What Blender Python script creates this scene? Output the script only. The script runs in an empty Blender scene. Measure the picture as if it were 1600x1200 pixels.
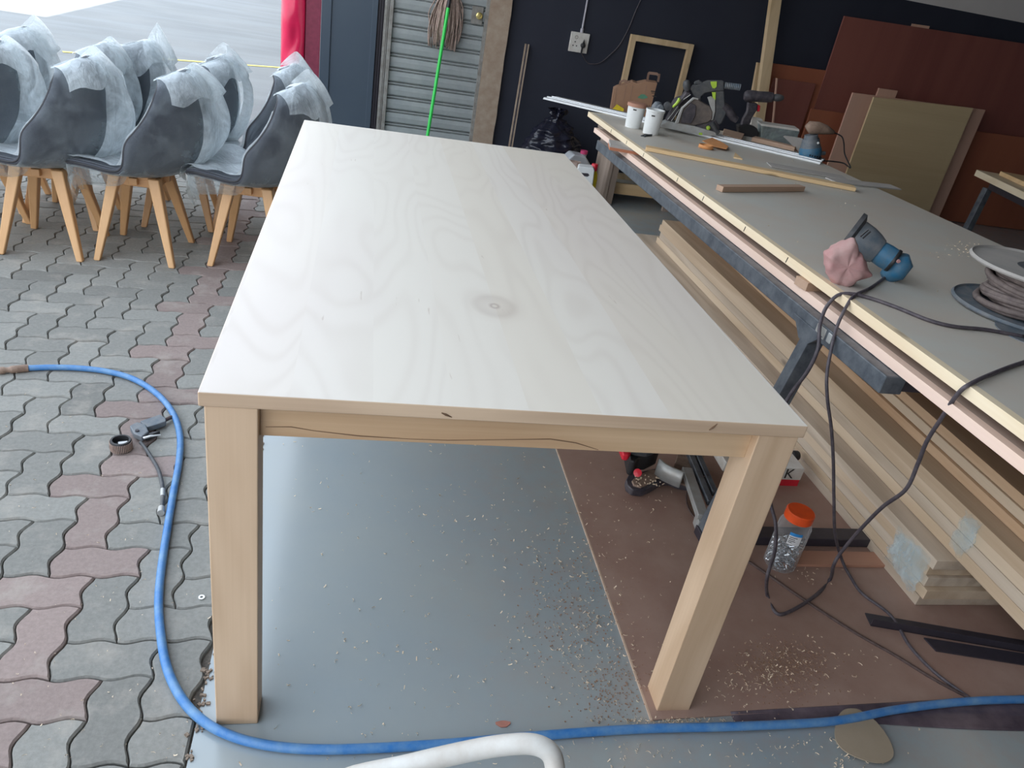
import bpy, bmesh, math, random
from mathutils import Vector, Matrix, noise
random.seed(7)
SC = bpy.context.scene
COL = SC.collection
V = Vector

# ------------------------------------------------------------------ camera
FPX = 1195.07
CAM = V((0.2181, -1.0523, 1.4002)); YAW, PITCH, ROLL = -0.2424, -0.4929, 0.1801
_fw = V((-math.sin(YAW)*math.cos(PITCH), math.cos(YAW)*math.cos(PITCH), math.sin(PITCH)))
_r0 = V((math.cos(YAW), math.sin(YAW), 0)); _u0 = _r0.cross(_fw)
_rt = _r0*math.cos(ROLL) + _u0*math.sin(ROLL); _up = -_r0*math.sin(ROLL) + _u0*math.cos(ROLL)
cd = bpy.data.cameras.new('camera'); co = bpy.data.objects.new('camera', cd); COL.objects.link(co)
co.matrix_world = Matrix((( _rt.x, _up.x, -_fw.x, CAM.x), (_rt.y, _up.y, -_fw.y, CAM.y), (_rt.z, _up.z, -_fw.z, CAM.z), (0,0,0,1)))
cd.sensor_width = 36; cd.lens = FPX/1600*36; cd.clip_start = .02; cd.clip_end = 200
SC.camera = co
# ------------------------------------------------------------------ view, sky, sun
SC.view_settings.view_transform = 'Standard'; SC.view_settings.look = 'None'
SC.view_settings.gamma = 1; SC.view_settings.use_curve_mapping = False
SC.view_settings.exposure = 0.38
w = bpy.data.worlds.new('sky'); SC.world = w; w.use_nodes = True
wn = w.node_tree.nodes; wl = w.node_tree.links
bg = wn['Background']; bg.inputs['Strength'].default_value = 2.3
tc = wn.new('ShaderNodeTexCoord'); sx = wn.new('ShaderNodeSeparateXYZ'); rp = wn.new('ShaderNodeValToRGB')
wl.new(tc.outputs['Generated'], sx.inputs[0]); wl.new(sx.outputs['Z'], rp.inputs[0]); wl.new(rp.outputs[0], bg.inputs[0])
rp.color_ramp.elements[0].color = (.95, .97, 1, 1); rp.color_ramp.elements[1].color = (.68, .82, 1, 1)
sd = bpy.data.lights.new('sun', 'SUN'); sd.energy = 9; sd.angle = .01; sd.color = (1, .95, .86)
so = bpy.data.objects.new('sun', sd); COL.objects.link(so)
so.rotation_euler = V((-1.0, 0, -1.0)).to_track_quat('-Z', 'Y').to_euler()

# ------------------------------------------------------------------ picture measuring helpers: a pixel seen on a real plane of the place
def ray(px, py): return _fw + _rt*((px-800)/FPX) - _up*((py-600)/FPX)
def at(px, py, z=0.0):
    d = ray(px, py); return CAM + d*((z-CAM.z)/d.z)
def aty(px, py, y):
    d = ray(px, py); return CAM + d*((y-CAM.y)/d.y)
def atx(px, py, x):
    d = ray(px, py); return CAM + d*((x-CAM.x)/d.x)
BT = lambda y: .8 - .015*y                       # bench top height
def bt(px, py, h=0.0):
    d = ray(px, py); return CAM + d*((.8+h-.015*CAM.y-CAM.z)/(d.z+.015*d.y))
def up_plane(base):                               # vertical plane through base facing the viewer side
    n = V((_fw.x, _fw.y, 0)).normalized()
    def f(px, py):
        d = ray(px, py); return CAM + d*((base-CAM).dot(n)/d.dot(n))
    return f, n

# ------------------------------------------------------------------ mesh tools
class MB:
    def __init__(s): s.v = []; s.f = []; s.m = []; s.mi = 0
    def add(s, vs, fs):
        b = len(s.v); s.v += [V(p) for p in vs]; s.f += [tuple(i+b for i in f) for f in fs]; s.m += [s.mi]*len(fs); return s
    def box(s, c, d, rot=None):
        x, y, z = d[0]/2, d[1]/2, d[2]/2; c = V(c)
        vs = [V(p) for p in ((-x,-y,-z),(x,-y,-z),(x,y,-z),(-x,y,-z),(-x,-y,z),(x,-y,z),(x,y,z),(-x,y,z))]
        if rot is not None: vs = [rot @ p for p in vs]
        return s.add([p+c for p in vs], [(3,2,1,0),(4,5,6,7),(0,1,5,4),(1,2,6,5),(2,3,7,6),(3,0,4,7)])
    def bb(s, a, b): a = V(a); b = V(b); return s.box((a+b)/2, (abs(b.x-a.x), abs(b.y-a.y), abs(b.z-a.z)))
    def hexa(s, p): return s.add(p, [(3,2,1,0),(4,5,6,7),(0,1,5,4),(1,2,6,5),(2,3,7,6),(3,0,4,7)])
    def prism(s, loop, off):
        n = len(loop); off = V(off); loop = [V(p) for p in loop]
        nr = V((0,0,0))
        for i in range(n): nr += (loop[i]-loop[0]).cross(loop[(i+1) % n]-loop[0])
        if nr.dot(off) > 0: loop = loop[::-1]
        return s.add(loop + [p+off for p in loop], [tuple(range(n)), tuple(range(2*n-1, n-1, -1))] + [(i, n+i, n+(i+1) % n, (i+1) % n) for i in range(n)])
    def tube(s, pts, r, n=10, cap=True, sm=0, flat=1.0):
        pts = [V(p) for p in pts]
        if sm: pts = catmull(pts, sm)
        rs = r if isinstance(r, (list, tuple)) else [r]*len(pts)
        if len(rs) != len(pts): rs = [rs[0] + (rs[-1]-rs[0])*i/(len(pts)-1) for i in range(len(pts))]
        t0 = (pts[1]-pts[0]).normalized(); a = t0.orthogonal().normalized()
        vs = []
        for i, p in enumerate(pts):
            t = (pts[min(i+1, len(pts)-1)] - pts[max(i-1, 0)]).normalized()
            a = (a - t*a.dot(t)).normalized(); b = t.cross(a)
            for k in range(n):
                an = 2*math.pi*k/n; vs.append(p + (a*math.cos(an) + b*math.sin(an)*flat)*rs[i])
        fs = [(i*n+k, i*n+(k+1) % n, (i+1)*n+(k+1) % n, (i+1)*n+k) for i in range(len(pts)-1) for k in range(n)]
        if cap: fs += [tuple(range(n-1, -1, -1)), tuple((len(pts)-1)*n+k for k in range(n))]
        return s.add(vs, fs)
    def lathe(s, prof, o=(0,0,0), ax=(0,0,1), n=28, cap=True, xa=None):
        ax = V(ax).normalized(); a = V(xa) if xa else ax.orthogonal().normalized(); b = ax.cross(a); o = V(o); vs = []
        for r, h in prof:
            for k in range(n):
                t = 2*math.pi*k/n; vs.append(o + ax*h + (a*math.cos(t) + b*math.sin(t))*r)
        m = len(prof)
        fs = [(i*n+k, i*n+(k+1) % n, (i+1)*n+(k+1) % n, (i+1)*n+k) for i in range(m-1) for k in range(n)]
        if cap: fs += [tuple(range(n-1, -1, -1)), tuple((m-1)*n+k for k in range(n))]
        return s.add(vs, fs)
    def grid(s, fn, nu, nv):
        return s.add([fn(i/nu, j/nv) for j in range(nv+1) for i in range(nu+1)],
                     [(j*(nu+1)+i, j*(nu+1)+i+1, (j+1)*(nu+1)+i+1, (j+1)*(nu+1)+i) for j in range(nv) for i in range(nu)])
def catmull(p, k):
    o = []
    for i in range(len(p)-1):
        a, b, c, d = p[max(i-1, 0)], p[i], p[i+1], p[min(i+2, len(p)-1)]
        for j in range(k):
            t = j/k; o.append(.5*((2*b) + (c-a)*t + (2*a-5*b+4*c-d)*t*t + (3*b-a-3*c+d)*t**3))
    return o + [p[-1]]
WPOS = {}
def ob(name, mb, mat, parent=None, bevel=0, smooth=False, origin=None, fix=True, solid=0, sub=0):
    me = bpy.data.meshes.new(name)
    if parent is not None: o0 = WPOS[parent.name]
    elif origin is not None: o0 = V(origin)
    else:
        xs = [p.x for p in mb.v]; ys = [p.y for p in mb.v]
        o0 = V(((min(xs)+max(xs))/2, (min(ys)+max(ys))/2, min(p.z for p in mb.v)))
    me.from_pydata([p-o0 for p in mb.v], [], mb.f); me.update()
    mats = mat if isinstance(mat, (list, tuple)) else [mat]
    for m in mats: me.materials.append(m)
    if len(mats) > 1: me.polygons.foreach_set('material_index', mb.m)
    if fix:
        b = bmesh.new(); b.from_mesh(me); bmesh.ops.recalc_face_normals(b, faces=b.faces); b.to_mesh(me); b.free()
    if smooth or bevel:
        me.polygons.foreach_set('use_smooth', [True]*len(me.polygons))
        if not smooth == 'all':
            try: me.set_sharp_from_angle(angle=math.radians(38))
            except Exception: pass
    o = bpy.data.objects.new(name, me); COL.objects.link(o)
    if parent is not None: o.parent = parent; WPOS[o.name] = WPOS[parent.name]
    else: o.location = o0; WPOS[o.name] = o0
    if solid: md = o.modifiers.new('s', 'SOLIDIFY'); md.thickness = solid; md.offset = 0
    if bevel:
        md = o.modifiers.new('b', 'BEVEL'); md.width = bevel; md.segments = 2; md.harden_normals = True; md.limit_method = 'ANGLE'; md.angle_limit = math.radians(38)
    if sub: md = o.modifiers.new('u', 'SUBSURF'); md.levels = sub; md.render_levels = sub
    return o
def thing(name, label, cat, loc=(0,0,0), group=None):
    o = bpy.data.objects.new(name, None); COL.objects.link(o); o.location = loc; o.empty_display_size = .05
    o['label'] = label; o['category'] = cat
    if group: o['group'] = group
    WPOS[o.name] = V(loc); return o
def tag(o, label, cat, group=None, kind=None):
    o['label'] = label; o['category'] = cat
    if group: o['group'] = group
    if kind: o['kind'] = kind
    return o
def struct(name, mb, mat, parent=None, **k):
    o = ob(name, mb, mat, parent, **k)
    if parent is None: o['kind'] = 'structure'
    return o
def text(name, body, size, loc, right, upv, mat, parent=None, ext=.0004):
    c = bpy.data.curves.new(name, 'FONT'); c.body = body; c.size = size; c.extrude = ext; c.align_x = 'CENTER'; c.align_y = 'CENTER'
    t = bpy.data.objects.new(name, c); COL.objects.link(t)
    me = bpy.data.meshes.new_from_object(t); COL.objects.unlink(t); bpy.data.objects.remove(t)
    o = bpy.data.objects.new(name, me); COL.objects.link(o); me.materials.clear(); me.materials.append(mat)
    right = V(right).normalized(); upv = (V(upv) - right*V(upv).dot(right)).normalized(); n = right.cross(upv)
    base = WPOS[parent.name] if parent else V((0,0,0))
    M = Matrix(((right.x, upv.x, n.x, loc[0]-base.x), (right.y, upv.y, n.y, loc[1]-base.y), (right.z, upv.z, n.z, loc[2]-base.z), (0,0,0,1)))
    if parent: o.parent = parent
    me.transform(M)
    return o

# ------------------------------------------------------------------ materials
class N:
    def __init__(s, name, rough=.6, metal=0.0):
        s.m = bpy.data.materials.new(name); s.m.use_nodes = True; s.t = s.m.node_tree; s.n = s.t.nodes; s.l = s.t.links
        s.b = s.n['Principled BSDF']; s.b.inputs['Roughness'].default_value = rough; s.b.inputs['Metallic'].default_value = metal
    def new(s, t, **k):
        x = s.n.new(t)
        for a, v in k.items(): setattr(x, a, v)
        return x
    def link(s, a, b): s.l.new(a, b)
    def coord(s, scale=(1,1,1), rnd=True, out='Object'):
        t = s.new('ShaderNodeTexCoord'); m = s.new('ShaderNodeMapping'); m.inputs['Scale'].default_value = scale
        s.link(t.outputs[out], m.inputs['Vector'])
        if rnd:
            oi = s.new('ShaderNodeObjectInfo'); mm = s.new('ShaderNodeMath', operation='MULTIPLY'); mm.inputs[1].default_value = 37.
            s.link(oi.outputs['Random'], mm.inputs[0]); s.link(mm.outputs[0], m.inputs['Location'])
        return m.outputs[0]
    def noise(s, vec, scale, detail=4, rough=.55, dist=0):
        x = s.new('ShaderNodeTexNoise'); x.inputs['Scale'].default_value = scale; x.inputs['Detail'].default_value = detail
        x.inputs['Roughness'].default_value = rough; x.inputs['Distortion'].default_value = dist
        s.link(vec, x.inputs['Vector']); return x.outputs['Fac']
    def ramp(s, fac, stops):
        r = s.new('ShaderNodeValToRGB'); e = r.color_ramp.elements
        while len(e) < len(stops): e.new(.5)
        for i, (p, c) in enumerate(stops): e[i].position = p; e[i].color = (*c, 1) if len(c) == 3 else c
        s.link(fac, r.inputs[0]); return r.outputs[0]
    def mix(s, fac, a, b, mode='MIX'):
        x = s.new('ShaderNodeMix', data_type='RGBA', blend_type=mode)
        if isinstance(fac, (int, float)): x.inputs[0].default_value = fac
        else: s.link(fac, x.inputs[0])
        for i, c in ((6, a), (7, b)):
            if isinstance(c, tuple): x.inputs[i].default_value = (*c, 1)
            else: s.link(c, x.inputs[i])
        return x.outputs[2]
    def math(s, op, a, b=None):
        x = s.new('ShaderNodeMath', operation=op)
        for i, c in enumerate((a, b)):
            if c is None: continue
            if isinstance(c, (int, float)): x.inputs[i].default_value = c
            else: s.link(c, x.inputs[i])
        return x.outputs[0]
    def color(s, c): s.link(c, s.b.inputs['Base Color'])
    def bump(s, h, st=.3, d=.002):
        x = s.new('ShaderNodeBump'); x.inputs['Strength'].default_value = st; x.inputs['Distance'].default_value = d
        s.link(h, x.inputs['Height']); s.link(x.outputs[0], s.b.inputs['Normal'])
def mul(c, k): return tuple(min(1, x*k) for x in c)
def plain(name, c, rough=.5, metal=0.0, var=.12, scale=30, coat=0):
    n = N(name, rough, metal); v = n.coord(); f = n.noise(v, scale)
    n.color(n.ramp(f, [(.3, mul(c, 1-var)), (.7, mul(c, 1+var))]))
    if coat: n.b.inputs['Coat Weight'].default_value = coat
    return n.m
def dusty(name, c, dust, amt=.5, rough=.6, scale=25, metal=0.0):
    n = N(name, rough, metal); v = n.coord(); f = n.noise(v, scale, 6, .65)
    n.color(n.ramp(f, [(.5-amt*.45, c), (.95-amt*.45, dust)])); n.bump(f, .15, .001)
    return n.m
def wood(name, light, dark, axis='Y', freq=1.0, contrast=1.0, rough=.55, rings=14, knots=True, st=.10):
    n = N(name, rough); k = {'X': (st,1,1), 'Y': (1,st,1), 'Z': (1,1,st)}[axis]
    v = n.coord(tuple(a*freq for a in k))
    f = n.noise(v, 3.2, 3, .5, .3)
    r = n.math('SINE', n.math('MULTIPLY', f, rings*2*math.pi)); r = n.math('ADD', n.math('MULTIPLY', r, .5), .5)
    k2 = {'X': (2,120,120), 'Y': (120,2,120), 'Z': (120,120,2)}[axis]
    fn = n.noise(n.coord(k2), 1.2, 3)
    big = n.noise(v, 1.3, 2)
    t = n.math('ADD', n.math('MULTIPLY', r, .45*contrast), n.math('MULTIPLY', fn, .35)); t = n.math('ADD', t, n.math('MULTIPLY', big, .45))
    c = n.ramp(t, [(.25, light), (1.0, dark)])
    if knots:
        vo = n.new('ShaderNodeTexVoronoi'); kk = {'X': (.35,1,1), 'Y': (1,.35,1), 'Z': (1,1,.35)}[axis]
        n.link(n.coord(kk), vo.inputs['Vector']); vo.inputs['Scale'].default_value = 5
        kn = n.ramp(vo.outputs['Distance'], [(.03, (1,1,1)), (.075, (0,0,0))])
        c = n.mix(kn, c, mul(dark, .45))
    n.color(c); n.bump(fn, .12, .0006)
    return n.m

M = {}
M['table_leg'] = wood('sanded_beech', (.68,.49,.33), (.50,.33,.20), 'Z', 1.4, .9, .5, 6, False, .16)
M['apron'] = wood('sanded_apron', (.68,.48,.30), (.46,.28,.15), 'X', 1.5, .9, .5, 7, False, .12)
M['apron_y'] = wood('sanded_apron_long', (.68,.48,.30), (.46,.28,.15), 'Y', 1.0, .8, .5, 6, False)
M['chair_leg'] = wood('chair_beech', (.72,.44,.22), (.56,.30,.13), 'Z', 1.5, .5, .45, 4, False)
M['frame'] = wood('chair_frame_beech', (.60,.34,.16), (.48,.24,.10), 'X', 1.5, .5, .5, 4, False)
M['pine'] = wood('pine', (.66,.53,.385), (.47,.34,.22), 'Y', 1.3, 1.0, .6, 5)
M['pine2'] = wood('pine_greyed', (.60,.50,.39), (.40,.31,.225), 'Y', 1.6, 1.0, .65, 6)
M['pine3'] = wood('pine_orange', (.64,.45,.29), (.46,.28,.155), 'Y', 1.2, 1.0, .6, 5)
M['batten'] = wood('pale_batten', (.86,.74,.54), (.74,.58,.38), 'Y', 1.6, .8, .6, 5)
M['batten_pink'] = wood('pink_batten', (.86,.66,.55), (.76,.54,.42), 'Y', 1.6, .6, .6, 5, False)
M['batten_x'] = wood('yellow_batten', (.82,.60,.34), (.66,.44,.22), 'X', 1.6, .8, .6, 5)
M['stud'] = wood('timber_stud', (.72,.55,.34), (.54,.38,.21), 'Z', 1.6, 1.0, .6, 5)
M['offcut'] = wood('offcut_brown', (.50,.34,.24), (.38,.24,.16), 'X', 1.6, .6, .6, 5, False)
M['board_tan'] = wood('tan_board', (.66,.52,.31), (.50,.36,.20), 'X', .7, .8, .5, 4, False)
M['board_pink'] = wood('pink_plywood', (.68,.43,.32), (.55,.33,.24), 'Z', .8, .5, .55, 3, False)
M['board_red'] = wood('red_plywood', (.29,.105,.080), (.20,.066,.055), 'Z', .8, .7, .45, 3, False)
M['board_red2'] = wood('orange_red_plywood', (.40,.14,.075), (.30,.095,.055), 'Z', .7, .5, .45, 3, False)
M['oak'] = wood('weathered_wood', (.40,.32,.26), (.25,.19,.15), 'Z', 1.6, .8, .75, 5)

def top_mat():
    n = N('bleached_tabletop', .42)
    t = n.new('ShaderNodeTexCoord'); sep = n.new('ShaderNodeSeparateXYZ'); n.link(t.outputs['Object'], sep.inputs[0])
    st = n.math('FLOOR', n.math('DIVIDE', sep.outputs['X'], .127))
    mp = n.new('ShaderNodeMapping'); mp.inputs['Scale'].default_value = (1, .24, 1); n.link(t.outputs['Object'], mp.inputs[0])
    cb = n.new('ShaderNodeCombineXYZ'); n.link(n.math('MULTIPLY', st, .35), cb.inputs[2]); n.link(n.math('MULTIPLY', st, .06), cb.inputs[1])
    ad = n.new('ShaderNodeVectorMath', operation='ADD'); n.link(mp.outputs[0], ad.inputs[0]); n.link(cb.outputs[0], ad.inputs[1])
    f = n.noise(ad.outputs[0], 2.6, 2, .45, .25)
    r = n.math('SINE', n.math('MULTIPLY', f, 150)); r = n.math('ADD', n.math('MULTIPLY', r, .5), .5)
    r = n.math('MULTIPLY', n.math('POWER', r, 2.5), n.math('SUBTRACT', n.noise(mp.outputs[0], 3.3, 2), .18))
    hs = n.new('ShaderNodeTexWhiteNoise', noise_dimensions='1D'); n.link(st, hs.inputs['W'])
    base = n.mix(hs.outputs['Value'], (.80,.745,.66), (.76,.685,.575))
    base = n.mix(n.ramp(n.noise(mp.outputs[0], 1.7, 3), [(.42,(0,0,0)),(.7,(1,1,1))]), base, (.74,.66,.60))
    c = n.mix(n.math('MULTIPLY', r, .42), base, (.56,.475,.40))
    # knot
    vm = n.new('ShaderNodeVectorMath', operation='SUBTRACT'); n.link(t.outputs['Object'], vm.inputs[0]); vm.inputs[1].default_value = (.515-.5155, .423-1.0275, .0)
    m2 = n.new('ShaderNodeVectorMath', operation='MULTIPLY'); n.link(vm.outputs[0], m2.inputs[0]); m2.inputs[1].default_value = (1, .8, 0)
    ln = n.new('ShaderNodeVectorMath', operation='LENGTH'); n.link(m2.outputs[0], ln.inputs[0])
    kr = n.ramp(ln.outputs['Value'], [(.0,(.2,.2,.2)),(.006,(.25,.25,.25)),(.009,(.95,.95,.95)),(.0125,(.15,.15,.15)),(.04,(.28,.28,.28)),(.055,(.05,.05,.05)),(.075,(0,0,0))])
    c = n.mix(kr, c, (.36,.27,.22))
    sp = n.ramp(n.noise(n.coord((60, 9, 1), False), 1.0, 2), [(.74,(0,0,0)),(.78,(1,1,1))])
    c = n.mix(n.math('MULTIPLY', sp, .35), c, (.35,.24,.16))
    n.color(c); n.bump(f, .05, .001)
    return n.m
M['top'] = top_mat()
M['top_edge'] = wood('tabletop_edge', (.70,.52,.36), (.48,.33,.22), 'X', 1.4, .9, .5, 7, False)

def floor_mat():
    n = N('grey_painted_floor', .2); v = n.coord((1,1,1), False)
    a = n.noise(v, 2.0, 5, .6); b = n.noise(v, 14, 6, .7); big = n.noise(v, .9, 3)
    c = n.mix(n.ramp(a, [(.35,(0,0,0)),(.7,(1,1,1))]), (.29,.335,.355), (.325,.355,.35))
    t = n.new('ShaderNodeTexCoord'); s = n.new('ShaderNodeSeparateXYZ'); n.link(t.outputs['Object'], s.inputs[0])
    dust = n.math('MULTIPLY', n.ramp(s.outputs['X'], [(.35,(0,0,0)),(.95,(1,1,1))]), n.ramp(b, [(.42,(0,0,0)),(.75,(1,1,1))]))
    c = n.mix(n.math('MULTIPLY', dust, .55), c, (.36,.29,.25)); n.color(c); n.b.inputs['IOR'].default_value = 1.75
    n.link(n.ramp(a, [(.3,(.15,.15,.15)),(.75,(.26,.26,.26))]), n.b.inputs['Roughness'])
    n.bump(big, .12, .01); return n.m
M['floor'] = floor_mat()
def paver_mat():
    n = N('concrete_paver', .9); at_ = n.new('ShaderNodeVertexColor'); at_.layer_name = 'pc'; v = n.coord((1,1,1), False)
    f = n.noise(v, 90, 5, .7); g = n.noise(v, 9, 5, .65)
    c = n.mix(.55, at_.outputs[0], n.ramp(f, [(.3,(.55,.55,.55)),(.7,(1,1,1))]), 'MULTIPLY')
    c = n.mix(n.ramp(g, [(.52,(0,0,0)),(.75,(.6,.6,.6))]), c, (.42,.38,.33))
    n.color(c); n.bump(f, .5, .002); return n.m
M['paver'] = paver_mat()
M['joint'] = plain('joint_sand', (.10,.085,.07), .95, 0, .4, 120)
def street_mat():
    n = N('street_concrete', .75); v = n.coord((1,1,1), False); f = n.noise(v, 60, 5, .7); g = n.noise(v, .8, 5, .6); h = n.noise(n.coord((.25,1.6,1), False), 1.6, 4)
    c = n.ramp(g, [(.3,(.21,.22,.22)),(.7,(.27,.275,.27))]); c = n.mix(n.ramp(h, [(.45,(0,0,0)),(.65,(.7,.7,.7))]), c, (.28,.295,.30))
    c = n.mix(.3, c, n.ramp(f, [(.3,(.6,.6,.6)),(.7,(1,1,1))]), 'MULTIPLY'); n.color(c); n.bump(f, .3, .002); return n.m
M['street'] = street_mat()
M['yellow_line'] = plain('yellow_paint', (.85,.72,.18), .7)
M['hardboard'] = dusty('brown_hardboard', (.27,.155,.12), (.37,.25,.20), .6, .55, 5)
M['hardboard_edge'] = plain('hardboard_edge', (.55,.40,.30), .7)
M['benchtop'] = dusty('dusty_bench_board', (.56,.565,.52), (.58,.50,.42), .55, .5, 3)
M['bench_under'] = dusty('bench_board_brown', (.36,.25,.20), (.42,.32,.26), .6, .7, 6)
M['steel'] = dusty('dark_painted_steel', (.045,.055,.07), (.15,.165,.18), .4, .42, 22)
M['steel_dark'] = plain('black_steel', (.035,.03,.04), .45)
M['navy'] = dusty('navy_wall_paint', (.017,.019,.034), (.024,.028,.044), .6, .7, 1.5)
M['upper'] = plain('pale_wall_paint', (.62,.59,.57), .8, 0, .04, 3)
M['pillar'] = dusty('slate_cladding', (.045,.066,.095), (.055,.078,.105), .6, .5, 2)
M['door'] = dusty('galvanised_slats', (.27,.30,.305), (.36,.385,.38), .6, .45, 9)
M['door_dirty'] = dusty('grimy_steel', (.16,.14,.12), (.33,.33,.31), .5, .55, 18)
M['jamb'] = dusty('bare_plaster_jamb', (.30,.21,.15), (.42,.34,.26), .55, .85, 14)
M['ceiling'] = plain('ceiling_board', (.50,.48,.45), .85, 0, .04, 2)
M['brass'] = plain('brass', (.75,.62,.25), .3, .8)
M['white_plastic'] = plain('white_plastic', (.75,.77,.76), .4, 0, .04)
M['white_dusty'] = dusty('dusty_white_plastic', (.72,.71,.67), (.50,.43,.36), .35, .45, 12)
M['conduit'] = plain('grey_conduit', (.45,.44,.48), .5)
M['black'] = plain('black_rubber', (.018,.018,.02), .45, 0, .2)
M['cable'] = dusty('dusty_cable', (.04,.034,.045), (.12,.10,.11), .5, .55, 60)
M['cord_brown'] = dusty('dusty_brown_cord', (.055,.032,.028), (.12,.08,.07), .4, .7, 60)
M['cable_reel'] = dusty('dusty_reel_cable', (.09,.07,.068), (.20,.16,.145), .5, .7, 40)
M['hose'] = dusty('blue_hose', (.025,.16,.44), (.16,.30,.46), .38, .4, 25)
M['fabric'] = dusty('grey_chair_fabric', (.055,.06,.075), (.085,.092,.11), .6, .85, 120)
M['fabric_in'] = dusty('grey_chair_fabric_inner', (.10,.11,.13), (.14,.15,.17), .6, .85, 120)
M['piping'] = plain('black_piping', (.03,.03,.035), .6)
M['red_brown'] = dusty('red_brown_seat_pan', (.16,.04,.03), (.22,.06,.045), .6, .6, 12)
M['red_vinyl'] = plain('red_vinyl', (.72,.02,.09), .25, 0, .1, 6)
M['dark_red'] = plain('dark_red_vinyl', (.20,.025,.055), .5)
M['green'] = plain('green_plastic', (.03,.62,.09), .35, 0, .05)
M['mop'] = dusty('mop_yarn', (.26,.18,.15), (.50,.38,.32), .6, .95, 60)
M['alu'] = plain('aluminium', (.80,.82,.83), .35, .6, .05)
M['alu_dull'] = dusty('dusty_aluminium', (.50,.53,.53), (.38,.36,.33), .5, .45, 20, .4)
M['grey_tool'] = dusty('grey_tool_plastic', (.04,.047,.058), (.12,.118,.115), .42, .5, 30)
M['dark_tool'] = dusty('dark_tool_plastic', (.025,.023,.035), (.11,.095,.10), .4, .5, 40)
M['guard'] = dusty('sawdust_caked_guard', (.06,.055,.055), (.20,.16,.135), .5, .6, 18)
M['flange'] = dusty('dusty_grey_flange', (.33,.32,.31), (.45,.42,.39), .6, .6, 10)
M['crack_brown'] = plain('dark_grain_crack', (.16,.09,.05), .8)
M['lime'] = plain('lime_plastic', (.42,.62,.06), .4)
M['blue_tool'] = dusty('blue_tool_plastic', (.015,.15,.29), (.13,.19,.23), .4, .5, 30)
M['blue_grey'] = dusty('dusty_blue_grey', (.07,.11,.15), (.22,.22,.22), .5, .55, 30)
M['brown_dust'] = dusty('sawdust_covered_grip', (.14,.085,.06), (.34,.24,.18), .55, .75, 25)
M['pink_cloth'] = dusty('dusty_pink_cloth', (.42,.19,.19), (.50,.33,.31), .6, .9, 14)
M['red_plastic'] = plain('red_plastic', (.65,.02,.04), .35)
M['orange_lid'] = plain('orange_red_lid', (.80,.09,.015), .4)
M['yellow'] = plain('yellow_plastic', (.75,.56,.02), .4)
M['kraft'] = dusty('kraft_paper', (.28,.15,.085), (.36,.21,.13), .6, .8, 6)
M['kraft_dark'] = dusty('kraft_paper_handle', (.22,.13,.09), (.30,.19,.14), .6, .8, 20)
M['card'] = dusty('grey_cardboard', (.30,.24,.165), (.36,.29,.21), .6, .85, 8)
M['orange_card'] = plain('orange_abrasive', (.72,.32,.12), .8)
M['ink'] = plain('dark_print', (.03,.025,.02), .7)
M['green_ink'] = plain('green_print', (.10,.26,.16), .7)
M['blue_ink'] = plain('blue_print', (.03,.25,.60), .6)
M['label'] = plain('paper_label', (.68,.68,.68), .6, 0, .05)
M['steel_bright'] = plain('zinc_screws', (.62,.64,.66), .25, .9)
M['black_bag'] = plain('black_refuse_film', (.012,.013,.025), .22, 0, .3, 8)
M['glint_plastic'] = dusty('dark_plastic_film', (.03,.022,.035), (.17,.13,.15), .5, .35, 10)  # lighter mottling paints in the highlights on its wrinkles
M['shaving'] = plain('wood_shaving', (.74,.60,.44), .8, 0, .2, 50)
M['sawdust'] = plain('sawdust', (.30,.18,.12), .95, 0, .3, 200)
M['crack'] = plain('crumbled_mortar', (.22,.17,.13), .95, 0, .5, 200)
M['tan_small'] = wood('reddish_lath', (.45,.24,.16), (.33,.15,.10), 'X', 1.6, .5, .6, 4, False)
M['orange_block'] = wood('orange_meranti', (.52,.21,.11), (.42,.15,.075), 'X', 1.6, .5, .6, 4, False)
M['grey_ply'] = dusty('grey_offcut_face', (.38,.36,.34), (.46,.43,.40), .6, .7, 12)

def film(name, white, alpha, rough=.18, lo=0.0, tint=(.80,.91,.97)):
    n = N(name, rough); v = n.coord((1,1,1)); f = n.noise(v, 9, 5, .65, .6)
    tr = n.new('ShaderNodeBsdfTransparent'); tr.inputs[0].default_value = (.97,.985,.99,1)
    n.b.inputs['Base Color'].default_value = (*tint, 1); n.b.inputs['Specular IOR Level'].default_value = .9
    lw = n.new('ShaderNodeLayerWeight'); lw.inputs['Blend'].default_value = .35
    fac = n.math('ADD', n.math('MULTIPLY', lw.outputs['Facing'], white), n.math('MULTIPLY', n.ramp(f, [(.38,(lo,lo,lo)),(.66,(1,1,1))]), alpha))
    tl = n.new('ShaderNodeBsdfTranslucent'); tl.inputs[0].default_value = (*mul(tint, 1.08), 1)
    m0 = n.new('ShaderNodeMixShader'); m0.inputs[0].default_value = .42; n.link(n.b.outputs[0], m0.inputs[1]); n.link(tl.outputs[0], m0.inputs[2])
    mx = n.new('ShaderNodeMixShader'); n.link(fac, mx.inputs[0]); n.link(tr.outputs[0], mx.inputs[1]); n.link(m0.outputs[0], mx.inputs[2])
    n.link(mx.outputs[0], n.n['Material Output'].inputs['Surface'])
    fb = n.noise(n.coord((1,1,.5)), 22, 4, .6, 1.8); fc = n.noise(n.coord((2.2,2.2,.5)), 9, 3, .5, 2.2); n.bump(n.math('ADD', fb, n.math('MULTIPLY', fc, 1.5)), .75, .006)
    return n.m
M['film'] = film('clear_packing_film', .55, .2, .12)
M['film_back'] = film('packing_film_hanging', .5, .78, .13, .40, (.88,.96,1))
M['film_scrap'] = film('thin_film_scrap', .25, .35, .15)
M['film_seat'] = film('packing_film_sky_white', .4, .92, .13, .7, (.90,.97,1))  # whiter, more opaque film: bright sky reflection put into the colour
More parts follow.
